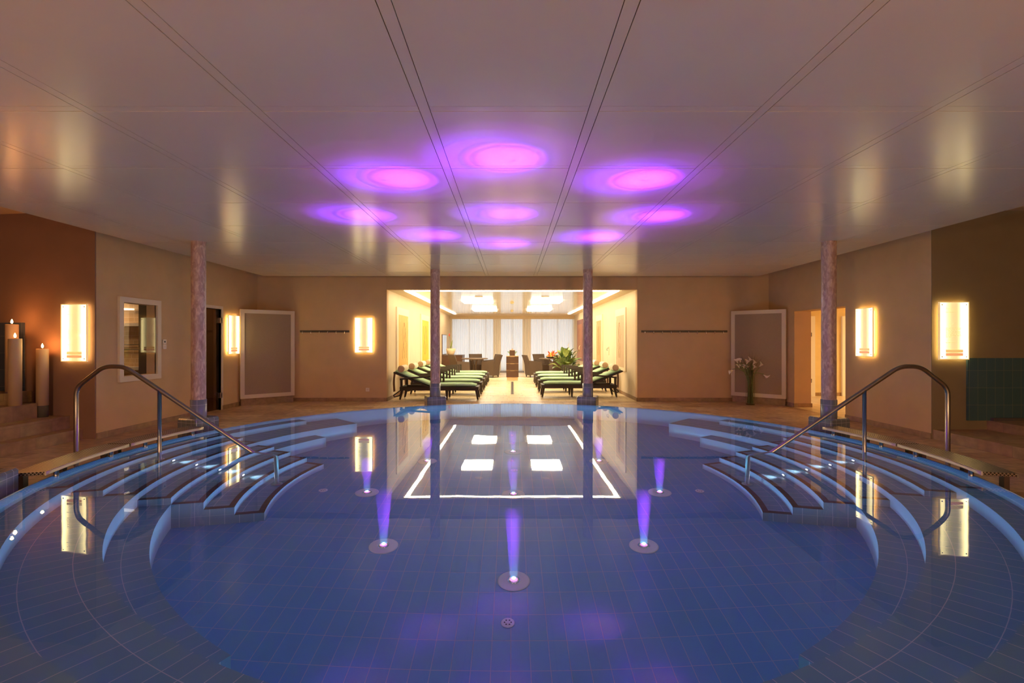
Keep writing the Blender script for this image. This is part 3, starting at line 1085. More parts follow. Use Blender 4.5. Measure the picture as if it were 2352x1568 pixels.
# ---- curved grating steps on the pool rim
def grate_step(a0, a1, leg_angles, foot_angles, label, end):
    am = (a0 + a1) / 2
    t = thing('curved_grating_step', label, 'step', (PC[0], PC[1], 0), 0, None)
    r0, r1, z = 4.40, 4.67, .246
    m = MB()
    m.arc(r0 + .012, r1 - .01, a0, a1, z - .03, z, n=14, mats=(0, 0, 0), c=(0, 0), outer=True)
    m.build('grating', M['grating'], t)
    m = MB()
    m.arc(r0, r0 + .012, a0, a1, z - .034, z + .001, n=14, mats=(0, 0, 0), c=(0, 0), outer=True)
    m.build('front_edge', M['edge'], t)
    m = MB()
    m.arc(r1 - .01, r1, a0, a1, z - .034, z + .001, n=14, mats=(0, 0, 0), c=(0, 0), outer=True)
    m.build('back_edge', M['steel_dark'], t)
    for a in leg_angles:
        x, y = 4.425 * math.cos(a), 4.425 * math.sin(a)
        MB().tube([(x, y, .13), (x, y, z - .03)], .021, 14).build('leg', M['steel'], t)
    for a in foot_angles:
        x, y = 4.62 * math.cos(a), 4.62 * math.sin(a)
        MB().box(x - .025, x + .025, y - .025, y + .025, .0, z - .03).build('foot', M['steel_dark'], t)
    return t
M['edge'] = pbr('satin_steel_edge', (.52, .43, .32), .5, metal=.8)
def A_(sg, d):
    return (PI - R(d)) if sg < 0 else R(d)
for sg, nm in ((-1, 'candle'), (1, 'hallway')):
    for (d0, d1, legs, feet, w) in ((-16.4, -.15, (-13.8, -3.3), (-15.2, -8.5, -1.2), 'camera end'), (.15, 15., (3.4, 13.), (1.2, 9.), 'column end')):
        a, b = A_(sg, d0), A_(sg, d1)
        lab = {'candlecamera end': 'curved metal grating step on the pool rim below the candle stairs', 'candlecolumn end': 'curved metal grating step on the pool rim below the window wall', 'hallwaycamera end': 'curved metal grating step on the pool rim below the dark tiled alcove', 'hallwaycolumn end': 'curved metal grating step on the pool rim running to the hallway column'}[nm + w]
        grate_step(min(a, b), max(a, b), [A_(sg, q) for q in legs], [A_(sg, q) for q in feet], lab, w)

# ---- handrails
def handrail(sg, label):
    t = thing('handrail', label, 'handrail', (sg * 4.95, 5.76, 0))
    X = lambda x: sg * (x - 4.95)
    pts = [(X(4.97), 0, 0.0), (X(4.97), 0, .89), (X(4.66), 0, 1.135), (X(4.42), 0, 1.135), (X(2.70), .02, -.03), (X(2.70), .04, lev(7) + .02)]
    MB().tube(fillet(pts, .09, 8), .0245, 18).build('rail', M['steel'], t)
    s = (1.135 + .03) / (4.42 - 2.70)
    zz = 1.135 - s * (4.42 - 4.02)
    MB().tube([(X(4.02), 0, lev(2)), (X(4.02), 0, zz)], .021, 16).build('post', M['steel'], t)
    MB().lathe([(0, 0), (.06, 0), (.06, .012), (.03, .016)], 18, (X(2.70), .04, lev(7) + .0025), caps=False).build('flange', M['steel'], t)
    MB().lathe([(0, 0), (.05, 0), (.05, .012), (.03, .016)], 18, (X(4.02), 0, lev(2) + .0025), caps=False).build('flange', M['steel'], t)
    return t
handrail(-1, 'bent steel handrail into the pool beside the candles and window')
handrail(1, 'bent steel handrail into the pool beside the dark tiled alcove')

# ---- pool lights in the floor
# half angle under water, share of the intensity, colour, sideways offset of the diode
BEAM = ((2.4, .20, (.62, .16, 1.), .010), (3.4, .18, (.46, .07, 1.), .010), (4.6, .14, (.36, .02, 1.), .008), (6.0, .10, (.12, .02, 1.), -.014), (7.6, .055, (.14, .02, 1.), -.012), (9.5, .024, (.30, .02, 1.), 0.),
        (12., .010, (.40, .02, 1.), 0.), (16., .004, (.42, .02, 1.), 0.), (22., .0014, (.45, .04, 1.), 0.))
names9 = {None: 'violet pool floor light in the middle of the ring', -90: 'violet pool floor light of the ring closest to the camera', -45: 'violet pool floor light of the ring before the hallway side rail', 0: 'violet pool floor light of the ring level with the hallway side rail', 45: 'violet pool floor light of the ring before the plant side column', 90: 'violet pool floor light of the ring closest to the lounge',
          135: 'violet pool floor light of the ring before the sideboard side column', 180: 'violet pool floor light of the ring level with the candle side rail', 225: 'violet pool floor light of the ring before the candle side rail'}
zf = lev(8)
pl0 = None
for i, (d, lab) in enumerate(names9.items()):
    r = 0 if d is None else 1.68
    a = R(d or 0)
    loc = (PC[0] + r * math.cos(a), PC[1] + r * math.sin(a), zf)
    if pl0 is None:
        t = pl0 = thing('pool_light', lab, 'pool light', loc, 0, 'violet lights in the pool floor')
        MB().lathe([(0, .001), (.132, .001), (.132, .006), (.118, .012), (.062, .014), (.056, .02)], 36, caps=False).build('flange', M['flange'], t)
        MB().lathe([(.056, .012), (.05, .024), (.034, .030), (.030, .026)], 24, caps=False).build('bezel', M['chrome'], t)
        MB().lathe([(.031, .024), (.02, .032), (0, .034)], 20, caps=False).build('lens', M['pool_lens'], t)
        MB().lathe([(.03, .045), (.05, .5), (.085, 1.36)], 20, caps=False).build('beam', M['beam'], t)
    else:
        t = dup(pl0, loc, None, lab)
    jx, jy = random.uniform(-.03, .03), random.uniform(-.03, .03)
    for half, e, c_, ox in BEAM:
        light('SPOT', 'pool_beam', (loc[0] + ox, loc[1], zf + .05), e * 21000, c_, .024, (PI + jx, jy + ox, 0), R(2 * half), 1., caustic=True)
    light('SPOT', 'riser_fill', (loc[0], loc[1], zf + .045), 24., (.15, .60, 1.), .012, (PI, 0, 0), R(174), .12)  # wide blue spot added at each fixture to light the risers

# ---- round drains
for (x, y, lab) in ((-.03, 3.635, 'round drain in the pool floor closest to the camera'), (.03, 6.62, 'small round drain in the pool floor beyond the middle light'), (-2.18, 5.83, 'round drain in the pool floor below the candle side stairs'), (2.16, 5.81, 'round drain in the pool floor below the hallway side stairs'), (-.0, 7.97, 'round drain in the pool floor closest to the lounge')):
    t = thing('drain', lab, 'drain', (x, y, zf), 0, 'round drains in the pool floor')
    MB().lathe([(0, .002), (.05, .002), (.05, .008), (.044, .012), (0, .012)], 24, caps=False).build('cover', M['flange'], t)
    m = MB()
    for k in range(6):
        a = 2 * PI * k / 6
        c_ = (.024 * math.cos(a), .024 * math.sin(a), .0121)
        m.lathe([(0, .0015), (.006, .0015), (.006, 0)], 8, c_, caps=False)
    m.build('slot_pattern', M['black'], t)

# ---- white spots in the risers
for sg, nm in ((-1, 'candle'), (1, 'hallway')):
    for k, w in ((2, 'highest'), (3, 'second'), (4, 'third'), (5, 'lowest')):
        r = {2: R_[2], 3: R_[3], 4: R_[4], 5: R_[5]}[k]
        z = (lev(k) + lev(k + 1)) / 2 - .03
        t = thing('riser_spot', f'{w} white spot lamp in the stair risers on the {nm} side', 'spot lamp', (PC[0] + sg * r, 5.83, z), PI if sg > 0 else 0, 'spot lamps in the pool stair risers')
        def ringm(prof, n=18):
            m = MB()
            m.grid(lambda i, j: (prof[j][1], prof[j][0] * math.cos(2 * PI * i / n), prof[j][0] * math.sin(2 * PI * i / n)), n, len(prof), closed_u=True)
            return m
        ringm([(.040, .0), (.040, .006), (.024, .010)]).build('rim', M['chrome'], t)
        ringm([(.024, .009), (.012, .013), (.0005, .014)]).build('lens', M['step_lens'], t)
        light('SPOT', 'riser_lamp', (PC[0] + sg * (r - .03), 5.83, z), 9., (.85, .92, 1.), .02, (0, (R(80) if sg > 0 else -R(80)), 0), R(75), .9)

# ---- back-lit signs
def sign(label, loc, rz, bl, br, heading, k=1.0):
    """local frame: x along the wall, -y towards the room"""
    t = thing('illuminated_sign', label, 'sign', loc, rz, 'backlit information signs')
    w, h = .205, .405
    MB().box(-w + .045, w - .045, -.03, 0, -h + .045, h - .045).build('backing', M['sign_glow'], t)  # glowing block added to throw a halo on the wall
    m = MB()
    m.face([(-w, -.062, -h), (w, -.062, -h), (w, -.062, h), (-w, -.062, h)], [(0, 0), (1, 0), (1, 1), (0, 1)])
    m.face([(-w, -.050, -h), (-w, -.050, h), (w, -.050, h), (w, -.050, -h)], [(0, 0), (0, 1), (1, 1), (1, 0)])
    for (a, b) in (((-w, -h), (w, -h)), ((w, -h), (w, h)), ((w, h), (-w, h)), ((-w, h), (-w, -h))):
        m.face([(a[0], -.050, a[1]), (b[0], -.050, b[1]), (b[0], -.062, b[1]), (a[0], -.062, a[1])], [(.5, .5)] * 4)
    sh = m.build('glowing_sheet', sign_mat('sheet_' + str(len(bpy.data.materials)), bl, br, k), t)
    m = MB()
    e = .012
    for (x0, x1, z0, z1) in ((-w - e, w + e, h, h + e), (-w - e, w + e, -h - e, -h), (-w - e, -w, -h, h), (w, w + e, -h, h)):
        m.box(x0, x1, -.066, -.046, z0, z1)
    m.build('frame', M['frame_glow'], t)
    for sx in (-1, 1):
        for sz in (-1, 1):
            MB().sphere((sx * (w - .03), -.066, sz * (h - .03)), .009, 10, 6).build('screw', M['steel_dark'], t)
    y = -.0635
    x0 = -w + .085
    fc = bpy.data.curves.new('heading', 'FONT')
    fc.body = heading
    fc.size = .042
    tmp = bpy.data.objects.new('heading_tmp', fc)
    COL.objects.link(tmp)
    bpy.context.view_layer.update()
    me = bpy.data.meshes.new_from_object(tmp.evaluated_get(bpy.context.evaluated_depsgraph_get()))
    bpy.data.objects.remove(tmp)
    me.materials.clear()
    me.materials.append(M['print'])
    me.name = 'heading_text'
    o = bpy.data.objects.new('heading_text', me)
    COL.objects.link(o)
    o.parent = t
    o.location = (x0, y, h - .10)
    o.rotation_euler = (PI / 2, 0, 0)
    rnd = random.Random(hash(heading) % 99 + int(bl * 10))
    def words_(m, zz, width, hh=.007):
        x = x0
        while x < x0 + width:
            l = rnd.uniform(.012, .045)
            l = min(l, x0 + width - x)
            m.box(x, x + l, y - .0004, y, zz, zz + hh)
            x += l + .008
    m = MB()
    m.box(x0, x0 + .24, y - .0004, y, h - .118, h - .1165)
    m.build('heading_line', M['print'], t)
    m = MB()
    words_(m, h - .142, .15)
    m.build('subheading_lettering', M['print'], t, merge=None)
    m = MB()
    for i in range(8):
        words_(m, .035 - .0185 * i, .22 if i not in (2, 7) else .09)
    m.build('paragraph_lettering', M['print'], t, merge=None)
    m = MB()
    words_(m, -.175, .13)
    m.build('caption_lettering', M['print'], t, merge=None)
    m = MB()
    m.box(x0, x0 + .25, y - .0004, y, -.315, -.272)
    m.build('amber_band', M['print_yellow'], t)
    m = MB()
    m.box(x0, x0 + .25, y - .0004, y, -.362, -.322)
    m.build('red_band', M['print_red'], t)
    m = MB()
    m.tube([(x0 + .075, y - .0005, .075), (x0 + .10, y - .0005, .088), (x0 + .125, y - .0005, .115)], .002, 6)
    m.build('logo_stroke', M['print'], t)
    return t
ca = math.atan2(.14, 1.)
sx_ = -6.325
sign('glowing backlit information sign on the reddish wall beside the candles', (sx_, ya(sx_), 1.545), -ca, 1., .55, 'Forum')
sign('glowing backlit information sign between the glass door and the framed panel', (XL, 10.88, 1.565), PI / 2, .7, 1., 'Forum', .9)
sign('glowing backlit information sign beside the hook rail by the lounge opening', (-3.505, YB, 1.57), 0, .9, .9, 'Forum', .9)
sign('glowing backlit information sign between the hallway opening and the wall corner', (XR, 8.66, 1.578), -PI / 2, 1., .55, 'Forum', .9)
sign('glowing backlit information sign above the dark teal tiles', (6.37, 7.34, 1.575), 0, .5, 1., 'Forum 1')

# ---- candles
def candle(x, y, z, h, r, label, plinth=0.):
    t = thing('pillar_candle', label, 'candle', (x, y, z))
    if plinth:
        MB().lathe([(0, 0), (r * .98, 0), (r * .98, plinth), (0, plinth)], 28, caps=False).build('dark_base', M['ceiling_back'], t)
    MB().lathe([(0, plinth), (r, plinth), (r, h - .008), (r * .96, h), (r * .80, h - .006), (0, h - .012)], 32, caps=False).build('wax', M['wax'], t)
    MB().tube([(0, 0, h - .014), (0, 0, h + .022)], .003, 6).build('wick', M['wick'], t)
    MB().lathe([(0, h + .012), (.007, h + .016), (.0115, h + .024), (.0135, h + .034), (.0125, h + .044), (.0095, h + .055), (.006, h + .065), (.0025, h + .073), (0, h + .077)], 16, caps=False).build('flame', M['flame'], t)
    light('POINT', 'candle_light', (x, y, z + h + .05), 6., (1., .36, .08), .02)
candle(-6.79, 6.90, .545, .915, .0725, 'tall cream pillar candle standing before the others on the third step')
candle(-7.17, 7.24, .70, .965, .0725, 'tallest burning pillar candle in front of the dark blue tiles')
candle(-6.76, 7.27, .335, .98, .0705, 'burning pillar candle on a dark base next to the illuminated sign', .165)

# ---- wall fittings
t = thing('wall_switch', 'pair of white switch plates on the wall beside the interior window', 'switch', (XL, 8.78, 1.285))
for z in (.005, .082 + .01):
    p = MB().box(0, .016, -.04, .04, z, z + .078).build('plate', M['plastic'], t)
    m = MB()
    m.grid(lambda i, j: ((.0165, .017, .0172)[j], (.018, .016, .0003)[j] * math.cos(2 * PI * i / 14), z + .039 + (.018, .016, .0003)[j] * math.sin(2 * PI * i / 14)), 14, 3, closed_u=True)
    m.build('button', M['black'] if z > .05 else M['white_paint'], p)
t = thing('wall_socket', 'small white wall socket low beside the lounge opening', 'socket', (-3.43, YB, .235))
MB().box(-.042, .042, -.012, 0, 0, .084).build('plate', M['plastic'], t)
m = MB()
m.grid(lambda i, j: ((.022, .018, .0003)[j] * math.cos(2 * PI * i / 14), (-.0125, -.0122, -.0122)[j], .042 + (.022, .018, .0003)[j] * math.sin(2 * PI * i / 14)), 14, 3, closed_u=True)
m.build('outlet', M['white_paint'], t)
def hook_rail(x0, x1, n, label):
    t = thing('hook_rail', label, 'hook rail', ((x0 + x1) / 2, YB, 1.66))
    h = (x1 - x0) / 2
    MB().box(-h, h, -.022, 0, -.025, .025).build('bar', M['bar_steel'], t)
    for i in range(n):
        x = -h + (x1 - x0) * (i + .38) / (n - .1)
        MB().tube(bezier([(x, -.022, -.005), (x, -.055, -.012), (x, -.062, -.045), (x, -.05, -.055)], 5), .011, 8).build('hook', M['chrome'], t)
hook_rail(-5.03, -3.86, 6, 'dark metal rail with six hooks between framed panel and sign')
hook_rail(3.07, 5.11, 10, 'long dark metal rail with ten hooks above the lily vase side')

# ---- framed panels across the corners
def frame_panel(x0, y0, x1, y1, label):
    L = math.hypot(x1 - x0, y1 - y0)
    t = thing('framed_panel', label, 'panel', ((x0 + x1) / 2, (y0 + y1) / 2, 0), math.atan2(y1 - y0, x1 - x0))
    h = L / 2
    zb, zt, w = .15, 2.135, .085
    m = MB()
    m.box(-h, h, -.05, .03, zt - w, zt)
    m.box(-h, h, -.05, .03, zb, zb + w)
    m.box(-h, -h + w, -.05, .03, zb + w, zt - w)
    m.box(h - w, h, -.05, .03, zb + w, zt - w)
    m.build('frame', M['white_paint'], t)
    MB().box(-h + w, h - w, -.036, .02, zb + w, zt - w).build('fabric_field', M['fabric'], t)
    MB().box(-h + .02, h - .02, -.02, .03, 0, zb).build('stone_plinth', M['stone_step'], t)
    return t
frame_panel(-6.02, 11.17, -5.16, 11.95, 'grey beige framed panel across the corner beside the illuminated sign')
frame_panel(5.20, 11.95, 6.07, 11.17, 'grey beige framed panel across the corner behind the lily vase')

# ---- vase with calla lilies
VX, VY = 5.36, 11.36
t = thing('glass_vase', 'tall clear cylindrical glass vase standing on the stone floor', 'vase', (VX, VY, .001))
MB().lathe([(.04, .012), (.096, .012), (.096, .62)], 32, caps=False).build('body', M['vase_glass'], t)
MB().lathe([(0, 0), (.090, 0), (.096, .012), (0, .012)], 24, caps=False).build('glass_foot', M['bowl_glass'], t)
def px2vase(px, py):
    k = VY / 1160.
    return ((px - 1176) * k - VX, 1.42 - (py - 784) * k)
calla_tips = [(1680.0, 852, 'drooping beside the wall away from the rest', -1), (1692, 831, 'turned to the lounge side near the top', -1), (1699, 829, 'slim and pale in the upper cluster', -1), (1698, 843, 'small and low on the lounge side', -1), (1713, 833, 'open in the upper middle of the bunch', 0), (1719, 828, 'highest in the middle of the bunch', 1), (1729, 834, 'large and open in the upper bunch on the hallway side', 1),
              (1714, 845, 'facing out low in the middle of the bunch', 0), (1708, 843, 'half hidden in the low middle of the bunch', -1), (1731, 845, 'narrow and low on the hallway side', 1), (1746, 839, 'long and pointed on the hallway side', 1), (1757, 863, 'hanging low on an arched stem', 1)]
for i, (px, py, w, dx) in enumerate(calla_tips):
    ex, ez = px2vase(px, py)
    dy = random.uniform(-.05, .05)
    bx, by = random.uniform(-.045, .045), random.uniform(-.04, .04)
    t = thing('calla_lily', f'white calla lily {w}', 'flower', (VX, VY, 0), 0, 'calla lilies in the glass vase')
    arch = i in (0, 11)
    if arch:
        path = [(bx, by, .03), (bx * .9 + .02 * dx, by, .5), (dx * .06, by, .68), (dx * .14, dy, ez + .07), (ex - dx * .055, dy, ez + .045), (ex - dx * .03, dy, ez + .02)]
        d = Vector((dx * .8, -.2, -.55))
    else:
        path = [(bx, by, .03), (bx + (ex - bx) * .12, by, .5), (bx + (ex - bx) * .5, (by + dy) / 2, .72), (ex - dx * .02, dy, ez - .06), (ex, dy, ez - .02)]
        d = Vector((dx * .35 + .1 * random.uniform(-1, 1), -.35, .8))
    path = bezier(path, 6)
    MB().tube(path, .008, 8).build('stem', M['stem'], t)
    d.normalize()
    o_ = Vector(path[-1])
    u_ = d.cross(Vector((0, 1, .1))).normalized()
    v_ = d.cross(u_)
    m = MB()
    prof = [(.007, -.02), (.012, .01), (.02, .04), (.034, .066), (.05, .085)]
    def fn(i, j, prof=prof):
        a = 2 * PI * i / 16 * .96
        r, hgt = prof[j]
        tip = 1 + (.55 if j == 4 else .2 if j == 3 else 0) * max(0, math.cos(a)) ** 3
        return o_ + (u_ * math.cos(a) + v_ * math.sin(a)) * r * tip + d * (hgt + .018 * (j / 4) * math.cos(a))
    m.grid(fn, 16, 5, closed_u=False)
    m.build('spathe', M['calla'], t)
    MB().tube([o_ + d * .005, o_ + d * .06], [.005, .003], 6).build('spadix', M['spadix'], t)
gm = MB()
for k in range(30):
    a = random.uniform(-1, 1)
    ex, ez = a * .32, random.uniform(.95, 1.24) - abs(a) * .15
    gm.tube(bezier([(random.uniform(-.05, .05), random.uniform(-.05, .05), .05), (a * .05, random.uniform(-.04, .04), .60), (a * .15, random.uniform(-.06, .06), .85), (ex, random.uniform(-.1, .1), ez)], 4), [.004] * 10 + [.003, .002, .0012], 5)
for k in range(16):
    b = random.uniform(-.06, .06)
    gm.tube([(b, random.uniform(-.05, .05), .03), (b * .8, random.uniform(-.05, .05), .78)], .007, 6)
o = gm.build('bear_grass', M['grass'], merge=None)
o.location = (VX, VY, 0)
o['kind'] = 'stuff'
tag(o, 'thin grass blades fanning up from the lily vase', 'grass')

# ---- sun loungers with rolled towels
def make_lounger():
    t = thing('sun_lounger', '', 'lounger', (0, 0, 0), 0, 'dark wicker loungers with green cushions')
    # local: head end at x = 0, foot end at x = 2.0 ; width along y
    W_ = .31
    Zf, Zt = .25, .335
    m = MB()
    m.box(.12, 2.0, -W_, -W_ + .06, Zf, Zt)
    m.box(.12, 2.0, W_ - .06, W_, Zf, Zt)
    m.box(1.94, 2.0, -W_ + .06, W_ - .06, Zf, Zt)
    m.box(.12, .18, -W_ + .06, W_ - .06, Zf, Zt)
    m.box(.85, 1.94, -W_ + .06, W_ - .06, Zt - .04, Zt - .01)
    m.build('frame', M['wicker_dark'], t)
    for (x, dx) in ((.17, -.05), (1.24, 0), (1.95, .03)):
        for sy in (-1, 1):
            y = sy * (W_ - .035)
            m = MB()
            a, b = .032, .018
            m.hexa([(x + dx - b, y - b, .03), (x + dx + b, y - b, .03), (x + dx + b, y + b, .03), (x + dx - b, y + b, .03)], [(x - a, y - a, Zf), (x + a, y - a, Zf), (x + a, y + a, Zf), (x - a, y + a, Zf)])
            lg = m.build('leg', M['wicker_dark'], t)
            MB().lathe([(0, 0), (.014, 0), (.012, .03), (0, .031)], 10, (x + dx, y, 0), caps=False).build('foot_cap', M['plastic'], lg)
    # arm rests: rear post, sloping arm, front post
    for sy in (-1, 1):
        y = sy * (W_ + .015)
        m = MB()
        def bar(p, q, w=.022, hgt=.02):
            m.hexa([(p[0], y - w, p[1] - hgt), (q[0], y - w, q[1] - hgt), (q[0], y + w, q[1] - hgt), (p[0], y + w, p[1] - hgt)], [(p[0], y - w, p[1] + hgt), (q[0], y - w, q[1] + hgt), (q[0], y + w, q[1] + hgt), (p[0], y + w, p[1] + hgt)])
        bar((.13, .52), (.45, .555))
        bar((.45, .555), (1.02, .60))
        m.box(.14, .19, y - .022, y + .022, Zt - .02, .51)
        m.box(.97, 1.02, y - .022, y + .022, Zt - .06, .60)
        m.build('armrest', M['wicker_dark'], t)
    p0, p1 = Vector((.86, 0, .335)), Vector((-.02, 0, .70))
    d = (p1 - p0).normalized()
    nrm = Vector((-d.z, 0, d.x)) * -1
    nrm = Vector((d.z, 0, -d.x))
    if nrm.z < 0:
        nrm = -nrm
    def slabm(a, b, y0, y1, th, lift):
        q = []
        for (p, s0) in ((a, 0), (b, 0)):
            pass
        A, B = a + nrm * lift, b + nrm * lift
        m = MB()
        m.hexa([(B.x, y0, B.z), (A.x, y0, A.z), (A.x, y1, A.z), (B.x, y1, B.z)], [(B.x + nrm.x * th, y0, B.z + nrm.z * th), (A.x + nrm.x * th, y0, A.z + nrm.z * th), (A.x + nrm.x * th, y1, A.z + nrm.z * th), (B.x + nrm.x * th, y1, B.z + nrm.z * th)])
        return m
    slabm(p0, p1, -W_ + .005, W_ - .005, .035, -.04).build('backrest', M['wicker_dark'], t)
    # cushion: one strip bending over the seat and the back
    prof = [Vector((1.93, 0, .345)), Vector((1.80, 0, .345)), Vector((1.4, 0, .345)), Vector((1.0, 0, .345)), Vector((.86, 0, .352)), p0 + d * .3 + nrm * .005, p0 + d * .6 + nrm * .005, p0 + d * .93 + nrm * .005]
    th = [.03, .055, .06, .055, .055, .05, .05, .04]
    m = MB()
    n = len(prof)
    cw = W_ - .045
    ring = []
    for i, p in enumerate(prof):
        nn = Vector((0, 0, 1)) if i < 4 else (Vector((0, 0, 1)) + nrm).normalized() if i == 4 else nrm
        w = cw * (.88 if i == 0 else 1)
        h_ = th[i]
        ring.append([p + Vector((0, -w + .02, 0)), p + Vector((0, -w, 0)) + nn * h_ * .5, p + Vector((0, -w + .025, 0)) + nn * h_, p + nn * h_ * 1.08, p + Vector((0, w - .025, 0)) + nn * h_, p + Vector((0, w, 0)) + nn * h_ * .5, p + Vector((0, w - .02, 0))])
    m.grid(lambda i, j: ring[j][i], 7, n, closed_u=True)
    m.face(ring[0][::-1])
    m.face(ring[-1])
    m.build('cushion', M['green'], t)
    for y in (-.30, -.20):
        MB().tube(bezier([(-.015, y, .66), (-.03, y - .01, .45), (-.02, y, .22)], 4), .013, 6).build('strap', M['strap'], t)
    MB().tube(fillet([(.20, -.25, .30), (-.04, -.25, .13), (-.02, -.25, .09), (.10, -.25, .12), (.20, -.25, .26)], .03, 4), .014, 8).build('support_bar', M['wicker_dark'], t)
    return t
lounger = make_lounger()
def make_towel():
    t = thing('towel_roll', '', 'towel', (0, 0, 0), 0, 'rolled towels on the loungers')
    m = MB()
    n = 22
    r = .082
    m.grid(lambda i, j: (r * (1 + .02 * math.sin(3 * i)) * math.cos(2 * PI * i / n), -.25 + .5 * j / 4, r * math.sin(2 * PI * i / n)), n, 5, closed_u=True)
    m.build('roll', M['towel'], t)
    for y, sgn in ((-.25, -1), (.25, 1)):
        m = MB()
        m.grid(lambda i, j: ((r, r * .94, r * .5, .0005)[j] * math.cos(2 * PI * i / n), y + sgn * (0, .008, .012, .012)[j], (r, r * .94, r * .5, .0005)[j] * math.sin(2 * PI * i / n)), n, 4, closed_u=True)
        m.build('roll_end', M['towel_end'], t)
    return t
towel = make_towel()
ordn = ['first', 'second', 'third', 'fourth', 'fifth']
used = 0
for (xs, rz, y0, pitch, n, side) in ((-2.80, 0., 12.36, 1.29, 5, 'sideboard'), (2.74, PI, 12.93, 1.42, 4, 'plant')):
    for i in range(n):
        y = y0 + pitch * i
        sgx = 1 if rz == 0 else -1
        lab = f'dark lounger with green cushion, {ordn[i]} from the pool on the {side} side'
        if used == 0:
            lounger.location = (xs, y, 0)
            lounger['label'] = lab
            towel.location = (xs + sgx * .14, y, .762)
            towel['label'] = f'cream rolled towel on the {ordn[i]} lounger from the pool, {side} side'
        else:
            dup(lounger, (xs, y, 0), rz, lab)
            dup(towel, (xs + sgx * .14, y, .762), rz, f'cream rolled towel on the {ordn[i]} lounger from the pool, {side} side')
        used += 1

# ---- paintings
def painting(x, y0, y1, z0, z1, label, mat, board=True):
    sg = 1 if x < 0 else -1
    t = thing('painting', label, 'painting', (x, (y0 + y1) / 2, (z0 + z1) / 2))
    hy, hz = (y1 - y0) / 2, (z1 - z0) / 2
    MB().box(min(0, sg * .04), max(0, sg * .04), -hy, hy, -hz, hz).build('board', M['art_board'] if board else M['art_dark'], t)
    bx, bz = .1 * (y1 - y0), .07 * (z1 - z0)
    m = MB()
    X = sg * .0415
    q = [(X, -hy + bx, -hz + bz * .8), (X, hy - bx, -hz + bz * .8), (X, hy - bx, hz - bz * 1.6), (X, -hy + bx, hz - bz * 1.6)]
    u = [(0, 0), (1, 0), (1, 1), (0, 1)]
    m.face(q if sg > 0 else q[::-1], u if sg > 0 else u[::-1])
    m.build('picture', mat, t)
    # loose drawn strokes
    rnd = random.Random(int(y0 * 100) + int(x * 10))
    m = MB()
    for k in range(3):
        a = rnd.uniform(-.3, .3) * hy
        pts = []
        for j in range(7):
            f = j / 6
            pts.append((X + sg * .001, a + .22 * hy * math.sin((3.1 + k) * f + k * 2 + a * 4) + rnd.uniform(-.05, .05), -hz * .6 + f * hz * 1.15))
        m.tube(bezier(pts, 4), .004, 5)
    m.build('drawn_stroke', M['art_line'], t)
    return t
M['art_board'] = pbr('cream_board', (.88, .76, .52), .6)
M['art_dark'] = pbr('mauve_board', (.28, .12, .10), .6)
M['art_line'] = pbr('charcoal_line', (.46, .28, .14), .9)
painting(-2.975, 12.92, 14.42, .62, 2.31, 'tall cream board with ochre abstract drawing over the first loungers', art_mat('ochre_wash', (.74, .44, .10), (.52, .26, .07), (.84, .62, .30)))
painting(-2.975, 16.35, 17.95, .66, 2.31, 'tall cream board with bright yellow abstract drawing further in', art_mat('yellow_wash', (.82, .52, .03), (.56, .28, .06), (.88, .66, .18)))
painting(2.975, 13.10, 14.38, .64, 2.31, 'tall cream board with pale pinkish sketch closest to the opening', art_mat('pale_wash', (.66, .45, .26), (.44, .26, .17), (.78, .62, .42)))
painting(2.975, 16.5, 17.7, .62, 2.31, 'narrow cream board with orange grey sketch beyond the wall hook', art_mat('orange_wash', (.64, .36, .13), (.48, .26, .16), (.88, .70, .46)))
painting(2.975, 21.1, 22.8, .60, 2.36, 'mauve painting with an orange field deep in the lounge', art_mat('mauve_field', (.48, .20, .09), (.26, .09, .09), (.58, .30, .13), 1.2), False)
t = thing('wall_hook', 'thin dark hook on the wall between two sketch paintings', 'hook', (2.975, 15.5, 1.0))
MB().box(-.012, 0, -.02, .02, 0, .26).build('plate', M['acrylic'], t)
MB().tube(bezier([(-.012, 0, .22), (-.05, 0, .21), (-.06, 0, .16), (-.045, 0, .14)], 4), .008, 6).build('arm', M['steel_dark'], t)

# ---- sideboard, mirror, planter
t = thing('sideboard', 'walnut brown sideboard against the wall under the mirror', 'sideboard', (-2.52, 21.35, 0))
MB().box(-.44, .42, 0, 1.1, .06, .815).build('body', M['wood'], t)
MB().box(-.45, .43, -.01, 1.11, .815, .84).build('top', M['wood'], t)
MB().box(-.42, .40, .04, 1.06, 0, .06).build('plinth', M['black'], t)
for k in (0, 1):
    dd = MB().box(-.425 + .415 * k, -.02 + .415 * k, -.018, 0, .08, .80).build('door', M['wood'], t)
    MB().tube([(-.06 + .10 * k, -.03, .45), (-.06 + .10 * k, -.03, .60)], .008, 6).build('handle', M['steel'], dd)
t = thing('wall_mirror', 'upright pale mirror on the wall above the sideboard', 'mirror', (-2.975, 22.05, .86))
MB().box(0, .03, -.68, .72, 0, .86).build('backing', M['wood'], t)
MB().box(.03, .034, -.65, .69, .02, .84).build('mirror_sheet', M['mirror'], t)
t = thing('planter_bowl', 'cream flared bowl planter standing on the sideboard', 'planter', (-2.62, 21.62, .84))
MB().lathe([(0, 0), (.11, 0), (.15, .06), (.19, .16), (.212, .28), (.20, .28), (.175, .16), (.10, .03), (0, .03)], 32, caps=False).build('bowl', M['ceramic'], t)
MB().lathe([(0, .22), (.195, .22), (.195, .235), (0, .245)], 24, caps=False).build('soil', M['soil'], t)
t = thing('bromeliad', 'upright plant with one red bract in the cream bowl', 'plant', (-2.62, 21.62, 1.08))
MB().tube(bezier([(0, 0, 0), (-.04, 0, .3), (-.06, 0, .55)], 5), .006, 6).build('stem', M['stem'], t)
